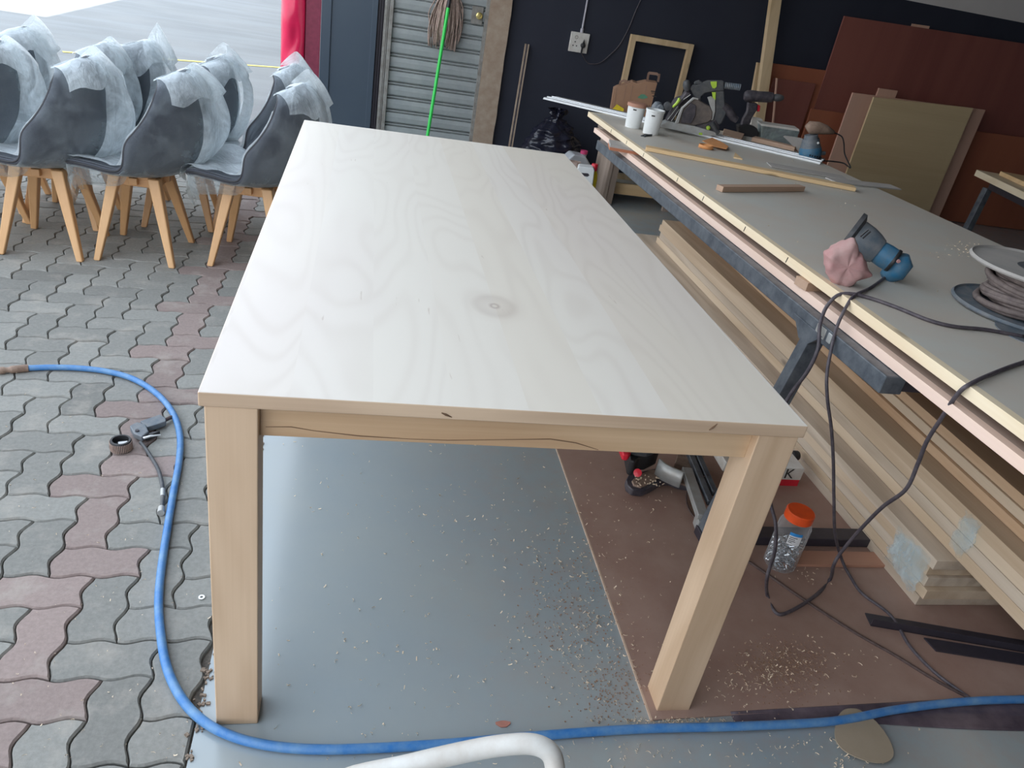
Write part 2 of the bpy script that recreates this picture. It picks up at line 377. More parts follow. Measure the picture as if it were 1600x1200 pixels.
M['clear'] = film('clear_jar_plastic', .5, .10, .08, 0, (.8,.8,.82))
M['clear_box'] = film('clear_box_plastic', .8, .9, .2, .5, (.42,.50,.50))
M['jug'] = plain('grey_translucent_jug', (.42,.44,.46), .3, 0, .1, 8)

# ================================================================== SETTING
# pavers
b = MB(); pc = []
CW = .0985
r0 = random.Random(3)
def warp(x, y): return (x + .0075*math.sin(2*math.pi*y/CW) + .001*math.sin(x*31+y*17), y + .0050*math.sin(2*math.pi*x/CW) + .001*math.sin(x*23-y*13))
for jy in range(-15, 50):
    for ix in range(-47, 2):
        k4 = (ix-jy) % 4
        if k4 == 0: w_, h_ = 2, 1
        elif k4 == 3: w_, h_ = 1, 2
        else: continue
        x0, y0 = ix*CW - .043, jy*CW + .024; x1, y1 = x0 + w_*CW, y0 + h_*CW
        if x0 > -.05 or (jy < 18 and x1 < -3.2): continue
        x1 = min(x1, -.034)
        if x1 - x0 < .02: continue
        cx, cy = (x0+x1)/2, (y0+y1)/2
        nx_, ny_ = 8*w_, 8*h_
        if x1-x0 < w_*CW*.99: nx_ = 8
        def loop(g):
            a, c, d, e = x0+g, x1-g, y0+g, y1-g; o = []
            o += [(a+(c-a)*k/nx_, d) for k in range(nx_)] + [(c, d+(e-d)*k/ny_) for k in range(ny_)]
            o += [(c-(c-a)*k/nx_, e) for k in range(nx_)] + [(a, e-(e-d)*k/ny_) for k in range(ny_)]
            return [warp(*p) if p[0] < -.04 else (p[0], warp(*p)[1]) for p in o]
        dz = r0.uniform(-.0018, .0012); tx, ty = r0.uniform(-.010, .010), r0.uniform(-.012, .012)
        rings = [[(p[0], p[1], z + dz + (p[0]-cx)*tx + (p[1]-cy)*ty) for p in loop(g)] for g, z in ((.0012, -.03), (.0016, -.005), (.0050, 0))]
        n = len(rings[0])
        fs = [(q*n+k, q*n+(k+1) % n, (q+1)*n+(k+1) % n, (q+1)*n+k) for q in (0, 1) for k in range(n)] + [tuple(2*n+k for k in range(n))]
        b.add(rings[0] + rings[1] + rings[2], fs)
        s = r0.uniform(.86, 1.12); red = x0-.004 < -.43 < x1+.004
        c = (.315*s, .245*s, .222*s) if red else (.285*s, .28*s, .255*s)
        if not red and r0.random() < .15: c = mul(c, .86)
        pc += [c]*len(fs)
pav = struct('floor_pavers', b, M['paver'], fix=False, origin=(0,0,0))
ca = pav.data.color_attributes.new('pc', 'FLOAT_COLOR', 'CORNER')
k = 0; buf = []
for p in pav.data.polygons:
    for _ in range(p.loop_total): buf += [*pc[p.index], 1]
ca.data.foreach_set('color', buf)
struct('floor_joint_bed', MB().bb((-4.6, -1.6, -.06), (-.03, 5.02, -.012)), M['joint'])
struct('floor', MB().bb((-.03, -3.2, -.08), (7.2, 5.6, 0)), M['floor'], origin=(0,0,0))
b = MB().bb((-4.6-9, 5.0, -.08), (-.03, 40, -.002)); b.bb((-16, -9, -.1), (-4.55, 5.0, -.02)); b.bb((-4.6, -9, -.1), (7.2, -1.6, -.03)); b.bb((-.03, 5.6, -.08), (9, 40, -.002))
struct('floor_street', b, M['street'])
# crumbling seam between pavers and floor
b = MB(); r1 = random.Random(5)
for i in range(420):
    y = r1.uniform(-.5, 3.2); x = -.028 + r1.gauss(0, .006) ; s = r1.uniform(.0015, .0055)
    b.box((x, y, .001 + s*.2), (s*r1.uniform(.6, 2), s*r1.uniform(.8, 3), s), Matrix.Rotation(r1.uniform(0, 3), 3, 'Z'))
tag(ob('mortar_crumbs', b, M['crack'], origin=(-.03, 1, 0)), 'brown mortar crumbs along the seam of pavers and grey floor', 'rubble', kind='stuff')
p1, p2 = at(98, 81), at(430, 105); d = (p2-p1); d.z = 0; p2 = p1 + d*3.0; nn = V((-d.y, d.x, 0)).normalized()*.03
struct('trim_3', MB().prism([p1-nn, p1+nn, p2+nn, p2-nn], (0, 0, .003)), M['yellow_line'])

# walls
WY = 5.2
struct('wall_back', MB().bb((1.235, WY, -.02), (7.0, WY+.2, 1.664)), M['navy'])
struct('wall_back_upper', MB().bb((-.12, WY+.0, 1.664), (7.0, WY+.2, 3.0)), M['upper'])
struct('wall_right', MB().bb((6.6, -3.0, 0), (6.8, WY+.1, 3.0)), M['navy'])
struct('wall_front', MB().bb((-.1, -3.2, 0), (6.8, -3.0, 3.0)), M['navy'])  # unseen wall behind the camera, widened to block light from the front
struct('wall_light_baffle', MB().bb((-.1, -3.2, 2.6), (.0, 5.2, 3.2)), M['upper'])  # unseen strip added over the open side to cut skylight further in
struct('ceiling', MB().bb((-.15, -3.2, 3.0), (6.8, 8.0, 3.2)), M['ceiling'])
struct('wall_shade_block', MB().bb((-.1, -9, 3.2), (6.8, 9.78, 7.6)), M['upper'])  # unseen mass added above the roof to throw the yard into shadow
b = MB().bb((-.5, 5.4, 0), (.0, 5.45, 0.01)); 
struct('wall_building', MB().bb((.3, 5.45, -.02), (6.8, 30, 3.2)), M['upper'])
struct('ceiling_eave', MB().bb((-.35, 8.0, 3.0), (6.8, 30, 3.2)), M['ceiling'])
# pillar at the left of the door
b = MB(); b.bb((-.12, WY, -.02), (.275, WY+.25, 1.664)); b.bb((-.122, WY-.012, -.02), (-.052, WY, 1.664)); b.bb((.235, WY-.006, -.02), (.275, WY, 1.664))
struct('wall_pillar', b, M['pillar'], bevel=.003)
b = MB().bb((.275, WY+.02, -.02), (.325, WY+.2, 1.664)); b.bb((.286, WY+.004, -.02), (.292, WY+.02, 1.664)); b.bb((.306, WY+.004, -.02), (.311, WY+.02, 1.664))
struct('trim_1', b, M['steel_dark'])
# slatted door
dr = bpy.data.objects.new('door_1', None); COL.objects.link(dr); dr.location = (.7, WY, 0); dr['kind'] = 'structure'; WPOS['door_1'] = V((.7, WY, 0))
b = MB()
for x0, x1, dy in ((.322, .342, .0), (.345, .352, -.004), (.356, .384, -.012)): b.bb((x0, WY-.03+dy, -.02), (x1, WY+.05, 1.664))
b.bb((1.052, WY-.035, -.02), (1.078, WY+.05, 1.664)); b.bb((.322, WY-.03, 1.56), (1.078, WY+.05, 1.664))
ob('door_frame', b, M['door_dirty'], dr, bevel=.002)
b = MB(); prof = []
z = .0
while z < 1.56:
    prof += [(0.0, z), (-.010, z+.008), (-.014, z+.042), (-.010, z+.072), (.012, z+.075), (.012, z+.081), (-.004, z+.083), (-.004, z+.092), (.014, z+.094), (.014, z+.099)]
    z += .1003
for a_, b_ in zip(prof, prof[1:]):
    b.add([(.384, WY+a_[0], a_[1]), (1.052, WY+a_[0], a_[1]), (1.052, WY+b_[0], b_[1]), (.384, WY+b_[0], b_[1])], [(0,1,2,3)])
ob('slat_panel', b, M['door'], dr, fix=False)
ob('lock_plate', MB().box((.995, WY-.016, 1.045), (.085, .014, .12)), M['door_dirty'], dr, bevel=.003)
ob('lock_cylinder', MB().lathe([(.024, 0), (.024, .016), (.017, .02), (.016, .016), (.0045, .017), (.004, .021)], (1.009, WY-.023, 1.045), (0,-1,0), 24), M['brass'], dr, smooth=True)
# plaster jamb right of door
b = MB(); nz = 26
for i in range(nz):
    z0, z1 = -.02+1.69*i/nz, -.02+1.69*(i+1)/nz
    f = lambda z: .007*noise.noise(V((0, 3, z*7)))
    b.hexa([(1.078, WY-.05, z0), (1.238+f(z0), WY-.05, z0), (1.238+f(z0), WY+.1, z0), (1.078, WY+.1, z0), (1.078, WY-.05, z1), (1.238+f(z1), WY-.05, z1), (1.238+f(z1), WY+.1, z1), (1.078, WY+.1, z1)])
struct('trim_2', b, M['jamb'])

# ================================================================== TABLE
W, L, H, TT = 1.031, 2.055, .77, .026
t = thing('dining_table', 'long pale sanded wooden dining table with four square legs', 'table', (W/2, L/2, 0))
b = MB().bb((0, 0, H-TT), (W, L, H)); me_top = b
WPOS['tt'] = None
o = ob('tabletop', b, [M['top'], M['top_edge']], t, bevel=.0025)
# shift texture origin: table centre is the empty
for p in o.data.polygons: p.material_index = 0 if abs(p.normal.z) > .5 else 1
lx, ly = .0794, .068
for x0, y0 in ((.008, -.0), (W-.008-lx, -.0), (.008, L-ly-.004), (W-.008-lx, L-ly-.004)):
    y0 += .003 if y0 < 1 else 0
    ob('leg', MB().bb((x0, y0, 0), (x0+lx, y0+ly, H-TT)), M['table_leg'], t, bevel=.0025)
for y0 in (.022, L-.022-.022): ob('apron', MB().bb((.008+lx, y0, H-TT-.062), (W-.008-lx, y0+.022, H-TT)), M['apron'], t, bevel=.001)
for x0 in (.03, W-.03-.022): ob('apron', MB().bb((x0, ly+.003, H-TT-.062), (x0+.022, L-ly-.004, H-TT)), M['apron_y'], t, bevel=.001)

b = MB().tube([aty(*p, .0216) for p in ((415,667),(455,667),(490,673),(560,681),(640,686),(700,688),(780,687),(860,686),(900,692),(935,703))], [.0004,.0008,.0006,.0009,.0004,.0006,.0005,.0009,.0009,.0004], 6)
ob('grain_crack', b, M['crack_brown'], t)
ob('edge_knot', MB().tube([aty(690,645,-.0002), aty(697,648,-.0004), aty(706,652,-.0002)], [.001,.0022,.0008], 6), M['crack_brown'], t)
ob('edge_knot', MB().tube([aty(1108,672,-.0002), aty(1114,668,-.0004), aty(1121,662,-.0002)], [.001,.0018,.0007], 6), M['crack_brown'], t)

# ================================================================== CHAIRS
cl = [(.250,.392), (.232,.405), (.17,.408), (.06,.392), (-.07,.382), (-.165,.402), (-.228,.455), (-.262,.535), (-.272,.62), (-.262,.70), (-.238,.77), (-.210,.818)]
hw = [.155, .190, .218, .230, .236, .238, .234, .222, .200, .170, .135, .085]
def shell_pt(u, v, inf=0.0):                       # u -1..1 across, v 0..1 front lip to back top
    t = v*(len(cl)-1); i = min(int(t), len(cl)-2); f = t-i
    g = lambda a: catm(a, i, f)
    x, z, w_ = g([c[0] for c in cl]), g([c[1] for c in cl]), g(hw)
    seat = max(0, 1 - abs(v-.25)/.35); turn = math.exp(-((v-.52)/.17)**2); back = max(0, min(1, (v-.45)/.3))
    e = abs(u)**2.0
    z += e*(.024*seat + .060*turn); sm_ = lambda q: max(0, min(1, q))**2*(3-2*max(0, min(1, q))); x += e*.215*sm_((v-.20)/.42)*(1-.60*sm_((v-.55)/.45))
    if v > .85: z -= e*.05*(v-.85)/.15
    if v < .12: x -= e*.03*(.12-v)/.12
    return V((x, u*w_, z))
def catm(a, i, f):
    p = [a[max(i-1, 0)], a[i], a[i+1], a[min(i+2, len(a)-1)]]
    return .5*((2*p[1]) + (p[2]-p[0])*f + (2*p[0]-5*p[1]+4*p[2]-p[3])*f*f + (3*p[1]-p[0]-3*p[2]+p[3])*f**3)
def shell_n(u, v):
    e = .01
    a = shell_pt(min(1, u+e), v) - shell_pt(max(-1, u-e), v); c = shell_pt(u, min(1, v+e)) - shell_pt(u, max(0, v-e))
    return a.cross(c).normalized()
SH_N = {}
def mk_shell(th0, th1, nu=20, nv=34):
    b = MB(); b.grid(lambda a, c: shell_pt(a*2-1, c) - shell_n(a*2-1, c)*th0, nu, nv)
    return b
nrm = shell_n(0, .2); SG = 1 if nrm.z > 0 else -1      # SG: +1 when normal points to the sitter
def bag_mesh(seed, flap=.3, flare=.12, horn=(.06, .10), skirt=.12, side=-1):
    """film over the shell: over the sitting side, down the outside of the back, under the front lip, with loose corners"""
    rr = random.Random(seed); so_ = V((rr.uniform(0, 50), rr.uniform(0, 50), seed))
    def cr(p, k, s): return noise.noise(p*k + so_)*s
    b = MB(); nu, nv = 30, 46
    def crumple(p): return noise.noise(V((p.y*5, p.x*9, p.z*5))*2.2+so_)
    def f_in(a, c):                                 # over the sitting side
        u = a*2-1; p = shell_pt(u, c); n_ = shell_n(u, c)*SG
        web = (1-u*u)*math.exp(-((c-.5)/.16)**2)*.035
        p = p + n_*(.030 + web + .012*crumple(p) + .005*noise.noise(p*30+so_)); p.y *= 1.04
        return p
    b.mi = 2; b.grid(f_in, nu, nv)
    def f_tight(a, c):                              # drawn tight over the outside of the shell
        u = a*2-1; p = shell_pt(u, c); n_ = -shell_n(u, c)*SG
        return p + n_*(.016 + .004*(1-abs(u))*abs(crumple(p)))
    b.mi = 0; b.grid(f_tight, 20, 30)
    nv2 = 34
    def f_out(a, c):                                # loose flap hanging off the outside of the back
        u = (-1.08 + 1.45*a)*(-side); v = 1 - c*.60
        uc = max(-1, min(1, u)); p = shell_pt(uc, v); n_ = -shell_n(uc, v)*SG
        env = math.sin(min(1, c*1.05)*math.pi)**.7
        fold = .75 + .35*math.sin(u*5.5 + so_.x + c*1.3) + .25*noise.noise(V((u*3.0, c*1.5, 0))+so_)
        w_ = (.35 + .65*(1-a))
        q = p + V((-1, 0, 0))*(.012 + flare*env*fold*w_*.8) + V((0, side*1.0, 0))*(flare*1.1*(c**.8)*(1-a)**1.3 + .015) + n_*.012
        if c < .25:
            k = 1-c/.25; pk = math.exp(-((a-.35)/.30)**2); q.z += horn[1]*k*pk; q.x -= horn[0]*(1-k)*pk*.5; q.y += side*horn[0]*.6*k*pk
        q += V((cr(q, 5, .018), cr(q+V((7,0,0)), 5, .018), cr(q+V((0,9,0)), 5, .014))) + V((cr(q, 20, .0025), cr(q+V((7,0,0)), 20, .0025), 0))
        return q
    b.mi = 1; b.grid(f_out, nu, nv2); b.mi = 0
    def f_top(a, c):                                # gathered top edge
        u = a*2-1; p = shell_pt(u, 1-c*.12); t_ = math.sin(c*math.pi); dn = max(0, c-.6)/.4*(.03+.07*noise.noise(V((u*2.2, 0, 5))+so_))
        q = V((p.x-.02+.035*math.cos(c*math.pi), p.y*1.12, p.z + .022*t_*(1+horn[1]*6*math.exp(-((u-side*.5)/.4)**2)) + .01*noise.noise(p*20+so_) - dn)); q.x -= dn*.25; return q
    b.mi = 1; b.grid(f_top, 24, 8); b.mi = 0
    def f_sk(a, c):                                 # hanging skirt under the front lip
        u = a*2-1; p = shell_pt(u, 0.0); q = p + V((.03*math.sin(c*2.4) - .01*c, 0, -skirt*c*(1+.35*noise.noise(V((u*2, 0, 0))+so_))))
        q += V((cr(q, 11, .03)*c, cr(q+V((5,0,0)), 11, .03)*c, 0)); q.y = q.y*(1.10 - .1*c)
        return q
    b.grid(f_sk, 24, 12)
    for sgn in (-1, 1):                             # side drapes gathered under the seat
        def f_sd(a, c, sgn=sgn):
            v = a*.55; p = shell_pt(sgn, v); q = p + V((0, sgn*.014*math.sin(c*3), -(.05+.10*max(0, 1-a*1.3))*c)); q += V((cr(q, 11, .02)*c, -sgn*.06*c+cr(q+V((5,0,0)), 12, .02)*c, 0)); return q
        b.grid(f_sd, 20, 8)
    for v_ in b.v[:]: v_.z = max(v_.z, .02)
    return b
LEGROT = math.radians(4)
def make_chair(label):
    c = thing('chair', label, 'chair', (0,0,0), 'shell chairs in packing film on the pavers')
    b = mk_shell(0, 0); o = ob('shell', b, [M['fabric']], c, smooth='all', fix=False, solid=.020)
    pin = MB(); pin.grid(lambda a, q: shell_pt((a*2-1)*.93, .03+.94*q) + shell_n((a*2-1)*.93, .03+.94*q)*SG*.013, 18, 30)
    ob('seat_pad', pin, M['fabric_in'], c, smooth='all', fix=False, solid=.004)
    edge = [shell_pt(-1, i/40) for i in range(41)] + [shell_pt(-1+2*i/16, 1) for i in range(1, 17)] + [shell_pt(1, 1-i/40) for i in range(1, 41)] + [shell_pt(1-2*i/16, 0) for i in range(1, 17)]
    ob('piping', MB().tube(edge, .0052, 6, False), M['piping'], c, smooth='all')
    b = MB().box((.0, 0, .352), (.24, .035, .03)); b.box((0, 0, .352), (.035, .24, .03)); b.box((.01, 0, .364), (.2, .2, .012))
    for s in (1, -1):
        b.box((s*.085, 0, .345), (.024, .17, .04)); b.box((0, s*.085, .345), (.17, .024, .04))
    YR = Matrix.Rotation(LEGROT, 3, 'Z'); b.v = [YR @ p for p in b.v]
    ob('leg_frame', b, M['frame'], c, bevel=.004)
    for sx_, sy_ in ((1,1), (1,-1), (-1,-1), (-1,1)):
        tp = V((sx_*.078, sy_*.085, .368)); ft = V((.155 if sx_ > 0 else -.155, sy_*.17, 0)); b = MB(); vs = []
        for P, r_ in ((ft, .0135), (ft.lerp(tp, .55), .0200), (tp, .024)):
            vs += [P+V((-r_, -r_, 0)), P+V((r_, -r_, 0)), P+V((r_, r_, 0)), P+V((-r_, r_, 0))]
        b.add(vs, [(3,2,1,0), (8,9,10,11)] + [(q*4+k, q*4+(k+1) % 4, q*4+4+(k+1) % 4, q*4+4+k) for q in (0,1) for k in range(4)])
        b.v = [YR @ p for p in b.v]
        ob('leg', b, M['chair_leg'], c, bevel=.006, smooth=True)
    return c
def dup(root):
    r = root.copy(); COL.objects.link(r)
    for ch in list(root.children):
        if ch.name.startswith('packing_film'): continue
        c = ch.copy(); COL.objects.link(c); c.parent = r
    return r
proto = None
face = math.atan2(.12, -.99)
chairs = [
 # x, y, turn, (flap, flare, horn, skirt, side), label
 (-.715, 2.523, 0.0, dict(flare=.13, horn=(.05,.02), skirt=.16, side=-1), 'grey shell chair in clear film, middle of the nearest row'),
 (-.250, 2.565, -.04, dict(flare=.12, horn=(.05,.05), skirt=.14, side=-1), 'grey shell chair in clear film standing nearest the pale table'),
 (-1.085, 2.50, .02, dict(flare=.14, horn=(.05,.04), skirt=.13, side=-1), 'grey shell chair in clear film, second from the left in the nearest row'),
 (-1.43, 2.56, .04, dict(flare=.13, horn=(.04,.02), skirt=.10, side=-1), 'grey shell chair at the left frame edge, its back nearest the edge'),
 (-.33, 3.05, .06, dict(flare=.09, horn=(.05,.06), skirt=.14, side=-1), 'wrapped chair directly behind the one nearest the pale table'),
 (-.66, 3.02, .12, dict(flare=.13, horn=(.12,.05), skirt=.18, side=-1), 'wrapped chair in the back row with film spread out to its right'),
 (-1.13, 2.90, .0, dict(flare=.08, horn=(.02,.03), skirt=.10, side=-1), 'wrapped chair in the back row, its rounded top left of the tall film peak'),
 (-1.00, 3.20, -.35, dict(flare=.06, horn=(.06,.09), skirt=.10, side=-1), 'wrapped chair with a tall twisted film peak, rearmost of all'),
 (-1.50, 3.02, .05, dict(flare=.08, horn=(.08,.05), skirt=.10, side=-1), 'wrapped chair in the back row, leftmost with film pointing right'),
]
for i, (x, y, tr, kw, lb) in enumerate(chairs):
    if proto is None: proto = make_chair(lb); c = proto; WPOS[c.name] = V((0,0,0))
    else: c = dup(proto); c['label'] = lb
    WPOS[c.name] = V((0,0,0))
    fo = ob('packing_film', bag_mesh(11+i*3, **kw), [M['film'], M['film_back'], M['film_seat']], c, smooth='all', fix=False)
    fo['label'] = 'crumpled clear plastic film'
    c.location = (x, y, 0); c.rotation_euler = (0, 0, face + tr)

# ================================================================== BENCH
def xl(y): return 1.466 + (.012 if y > .3 else 0)
def slab(y0, y1, x0, x1, dz0, dz1):
    return MB().hexa([(x0, y0, BT(y0)+dz0), (x1, y0, BT(y0)+dz0), (x1, y1, BT(y1)+dz0), (x0, y1, BT(y1)+dz0), (x0, y0, BT(y0)+dz1), (x1, y0, BT(y0)+dz1), (x1, y1, BT(y1)+dz1), (x0, y1, BT(y1)+dz1)])
XA, XB = 1.474, 2.60
t = thing('bench_board', 'wide dusty grey worktop board with pale battened edge carrying the tools', 'board', (XA, 1.4, BT(1.4)-.026))
ob('panel', slab(-.7, 3.38, XA+.022, XB, -.018, 0), M['benchtop'], t)
b = slab(-.7, 3.40, XA, XA+.0225, -.026, .0004); ob('edge_batten', b, M['batten'], t, bevel=.0008)
b = slab(3.38, 3.40, XA+.0225, XB, -.026, 0); ob('edge_batten', b, M['batten'], t)
b = MB()
for y in (.95, 1.25, 1.62, 1.9, 2.35, 2.62, 2.9): b.box((XA-.0006, y, BT(y)-.013), (.0012, .003, .018), Matrix.Rotation(.25, 3, 'X'))
ob('pencil_marks', b, M['ink'], t)
t = thing('bench_board', 'second board under the worktop, pink batten on its long edge', 'board', (XA, 1.3, BT(1.3)-.077))
ob('panel', slab(-.7, 3.18, XA+.02, XB-.04, -.066, -.053), M['bench_under'], t)
ob('edge_batten', slab(-.7, 3.20, XA-.004, XA+.0205, -.077, -.052), M['batten_pink'], t, bevel=.0008)
p = at(1258, 467, .745)
tag(ob('spacer_block', MB().box((XA+.03, .83, BT(.83)-.039), (.085, .055, .0255), Matrix.Rotation(.15, 3, 'Z')), M['offcut'], bevel=.001), 'short wooden block wedged between the two bench boards beside the cords', 'block')
for (yy, ln, rz) in ((1.55, .10, .1), (2.75, .12, 0), (.0, .1, 0)):
    pass
t = thing('spacer_block', 'grey topped orange-red timber block wedged near the far end of the bench boards', 'block', (XA+.02, 2.66, BT(2.66)-.052))
R_ = Matrix.Rotation(-.22, 3, 'Z')
ob('body', MB().box((XA+.03, 2.62, BT(2.62)-.045), (.22, .13, .014), R_), M['orange_block'], t)
ob('face', MB().box((XA+.03, 2.62, BT(2.62)-.032), (.22, .13, .012), R_), M['grey_ply'], t)
# steel trestle
t = thing('steel_trestle', 'dark painted steel trestle frame holding up the bench boards', 'trestle', (1.9, 1.7, 0))
def beam(y0, y1, x0, x1, zt, hh, bev=.004, nm='rail', m=None): return ob(nm, slab(y0, y1, x0, x1, zt-hh, zt), m or M['steel'], t, bevel=bev)
beam(.335, 2.98, 1.434, 1.494, -.0785, .048)
beam(.335, 2.98, 2.43, 2.49, -.0785, .048)
ob('crossbar', MB().bb((1.494, .345, .672), (2.43, .40, .715)), M['steel_dark'], t, bevel=.003)
ob('crossbar', MB().bb((1.494, 2.85, .63), (2.43, 2.9, .672)), M['steel_dark'], t, bevel=.003)
for (tx, ty, bx, by) in ((1.462, .675, 1.30, .60), (2.46, .675, 2.58, .60), (2.46, 2.7, 2.5, 2.9)):
    A, Bq = V((tx, ty, .668)), V((bx, by, 0.03))
    vs = []
    for P in (Bq, A): vs += [P+V((-.025,-.02,0)), P+V((.025,-.02,0)), P+V((.025,.02,0)), P+V((-.025,.02,0))]
    ob('leg', MB().hexa(vs), M['steel'], t, bevel=.003)
ob('foot_bar', MB().bb((1.27, .565, 0.004), (2.6, .62, .034)), M['steel_dark'], t, bevel=.003)
ob('gusset', MB().prism([(1.43, .60, BT(.6)-.105), (1.43, .76, BT(.76)-.105), (1.43, .70, BT(.7)-.155), (1.43, .655, BT(.66)-.155)], (.012, 0, 0)), M['steel'], t, bevel=.002)
b = MB()
b.box((1.433, .62, BT(.6)-.098), (.004, .045, .03)); b.box((1.433, .575, BT(.57)-.097), (.005, .02, .026))
ob('weld_patch', b, M['alu_dull'], t, bevel=.002)

# ---- plank pile: three steps
def plank(x0f, x1, y0, y1, z0, z1, m, label, group, jit=.004):
    r = random.Random(int(z0*1e4)+int(y0*10)); a = x0f(y0)+r.uniform(-jit, jit); c = x0f(y1)+r.uniform(-jit, jit)
    y0 += r.uniform(-.012, .012)*(1 if jit else 0)
    b = MB().hexa([(a, y0, z0), (x1, y0, z0), (x1, y1, z0), (c, y1, z0), (a, y0, z1), (x1, y0, z1), (x1, y1, z1), (c, y1, z1)])
    return tag(ob('plank', b, m, bevel=.0015), label, 'plank', group)
pm = [M['pine2'], M['pine'], M['pine3']]
od = ['bottom', 'second', 'third', 'fourth', 'topmost']
for i in range(5):
    plank(lambda y: 1.838 - .018*(y-.3), 2.30, .318+.006*i*(i % 2), 3.16 - .02*i, .0035+.033*i, .0035+.033*i+.0322, pm[i % 2], 'wide pine plank in the lowest step of the pile, %s layer' % od[i], 'planks in the lowest step of the pile under the bench')
od2 = ['lowest', 'second', 'third', 'top']
for i in range(4):
    plank(lambda y: 1.900 - .006*y, 2.26, -.62 + .03*i, 2.94 - .03*(i % 2), .1695+.036*i, .1695+.036*i+.0352, pm[(i+1) % 2 if i < 3 else 1], 'long pine plank in the middle step of the pile, %s layer' % od2[i], 'planks in the middle step of the pile under the bench')
od3 = ['lower', 'middle', 'upper']
for i in range(3):
    plank(lambda y: 1.955 + .018*y + .008*i, 2.24, -.65, 3.04 - .02*i, .3145+.030*i, .3145+.030*i+.0292, [M['pine3'], M['pine'], M['pine3']][i], 'long orange-toned pine plank on the top step of the pile, %s layer' % od3[i], 'planks in the top step of the pile under the bench')
# strapping film on the pile
rf = random.Random(9)
def tuft(c, w_, h_, n_, seed):
    b = MB(); so_ = V((seed*7.3, 0, 0))
    for k in range(3):
        def f(u, v, k=k):
            y = (u-.5)*w_*2; z = (v-.5)*h_*(1.2-.5*abs(u-.4)) + (u-.5)*h_*(.3*k-.3)
            return V((c[0]-.002-.0008*k-.006*abs(noise.noise(V((u*4, v*3, k))+so_)), c[1]+y+.02*noise.noise(V((v*3, u*2, k))+so_), c[2]+z+.012*noise.noise(V((u*5, k, 2))+so_)))
        b.grid(f, 22, 12)
    return b
c = atx(1425, 880, 1.826)
tag(ob('torn_film', tuft((1.828, c.y+.02, .10), .07, .10, 46, 2), M['film_scrap'], fix=False, smooth='all'), 'scraps of torn clear film stuck to the near end of the lowest planks', 'plastic film')
c = atx(1508, 835, 1.89)
tag(ob('torn_film', tuft((1.893, c.y, .25), .03, .10, 26, 4), M['film_scrap'], fix=False, smooth='all'), 'twisted tail of clear film hanging on the middle planks', 'plastic film')

# ================================================================== ON THE BENCH
# guide rail
A, Bq = bt(849, 155), bt(1281, 257); d = (Bq-A); Lr = d.length; d.normalize(); s_ = V((-d.y, d.x, 0)).normalized(); 
if s_.y < 0: s_ = -s_
upn = V((0,0,1))
def rail_pt(t_, s, h): return A + d*t_ + s_*s + upn*h
prof = [(0,0), (0,.010), (.028,.010), (.028,.006), (.045,.006), (.045,.014), (.060,.014), (.060,.007), (.110,.007), (.110,.012), (.118,.012), (.118,.007), (.185,.007), (.185,0)]
t = thing('guide_rail', 'long silver aluminium saw guide rail lying across the bench and overhanging its end', 'guide rail', A+d*Lr/2)
b = MB().prism([rail_pt(0, s, h+.001) for s, h in prof], d*Lr); ob('extrusion', b, M['alu'], t)
b = MB().prism([rail_pt(.05, s, h) for s, h in ((.112,.0125), (.112,.0135), (.1845,.009), (.1845,.0075))], d*(Lr-.06)); ob('glide_strip', b, M['alu_dull'], t)
ob('splinter_strip', MB().bb((0,0,0),(0,0,0)) if False else MB().prism([rail_pt(0, s, h) for s, h in ((-.006,.001), (-.006,.004), (.0,.004), (.0,.001))], d*Lr), M['white_plastic'], t)

def traced(pts, f, n, depth, back=0.0):
    lp = [f(*p) + n*back for p in pts]
    return MB().prism(lp, n*depth)
# circular saw (track saw)
sb = bt(1095, 214) ; f, n = up_plane(sb)
def z8(x, y): return (1030 + x*140/1600, 110 + y*105/1200)
def tr8(pts, depth, back=0.0): return traced([z8(*p) for p in pts], f, n, depth, back)
def c8(x, y, back=0.0): return f(*z8(x, y)) + n*back
t = thing('circular_saw', 'dusty grey plunge circular saw with lime green levers standing on the silver guide rail', 'saw', sb)
ob('base_plate', tr8([(30,960),(160,900),(620,985),(1000,1095),(1010,1150),(900,1165),(20,1005)], .10, -.02), M['alu_dull'], t, bevel=.002)
ob('blade_guard', tr8([(300,930),(400,650),(620,485),(690,500),(760,560),(900,640),(950,740),(940,870),(860,930),(600,985),(420,975)], .05, -.01), M['guard'], t, bevel=.006, smooth=True)
ob('guard_rim', tr8([(270,935),(385,655),(600,470),(700,490),(690,520),(620,505),(425,670),(340,930)], .014, -.022), M['alu_dull'], t, bevel=.003)
ob('guard_window', tr8([(380,930),(420,740),(560,570),(650,620),(640,800),(560,940)], .006, -.018), M['dark_tool'], t, bevel=.002)
ob('motor_housing', MB().lathe([(.0,0),(.046,.004),(.050,.02),(.050,.10),(.042,.115),(0,.117)], c8(420, 690, .04), n, 26, False), M['dark_tool'], t, smooth=True)
ob('side_rib', tr8([(120,900),(240,680),(420,470),(480,380),(560,395),(560,440),(380,610),(260,900)], .07, .0), M['dark_tool'], t, bevel=.006, smooth=True)
for q in ((150, 880, 330, 640), (215, 905, 360, 690), (430, 520, 560, 430)):
    ob('cooling_fin', MB().tube([c8(q[0], q[1], -.004), c8(q[2], q[3], -.004)], .0022, 6), M['alu_dull'], t)
ob('depth_lever', MB().tube([c8(235, 650, -.012), c8(300, 590, -.016), c8(345, 530, -.016), c8(350, 490, -.012)], [.0055,.008,.009,.006], 10), M['lime'], t, smooth=True)
ob('side_knob', MB().lathe([(.0,-.002),(.020,0),(.022,.012),(.022,.034),(.014,.04),(0,.041)], c8(150, 640, -.02), n, 20, False), M['grey_tool'], t, smooth=True)
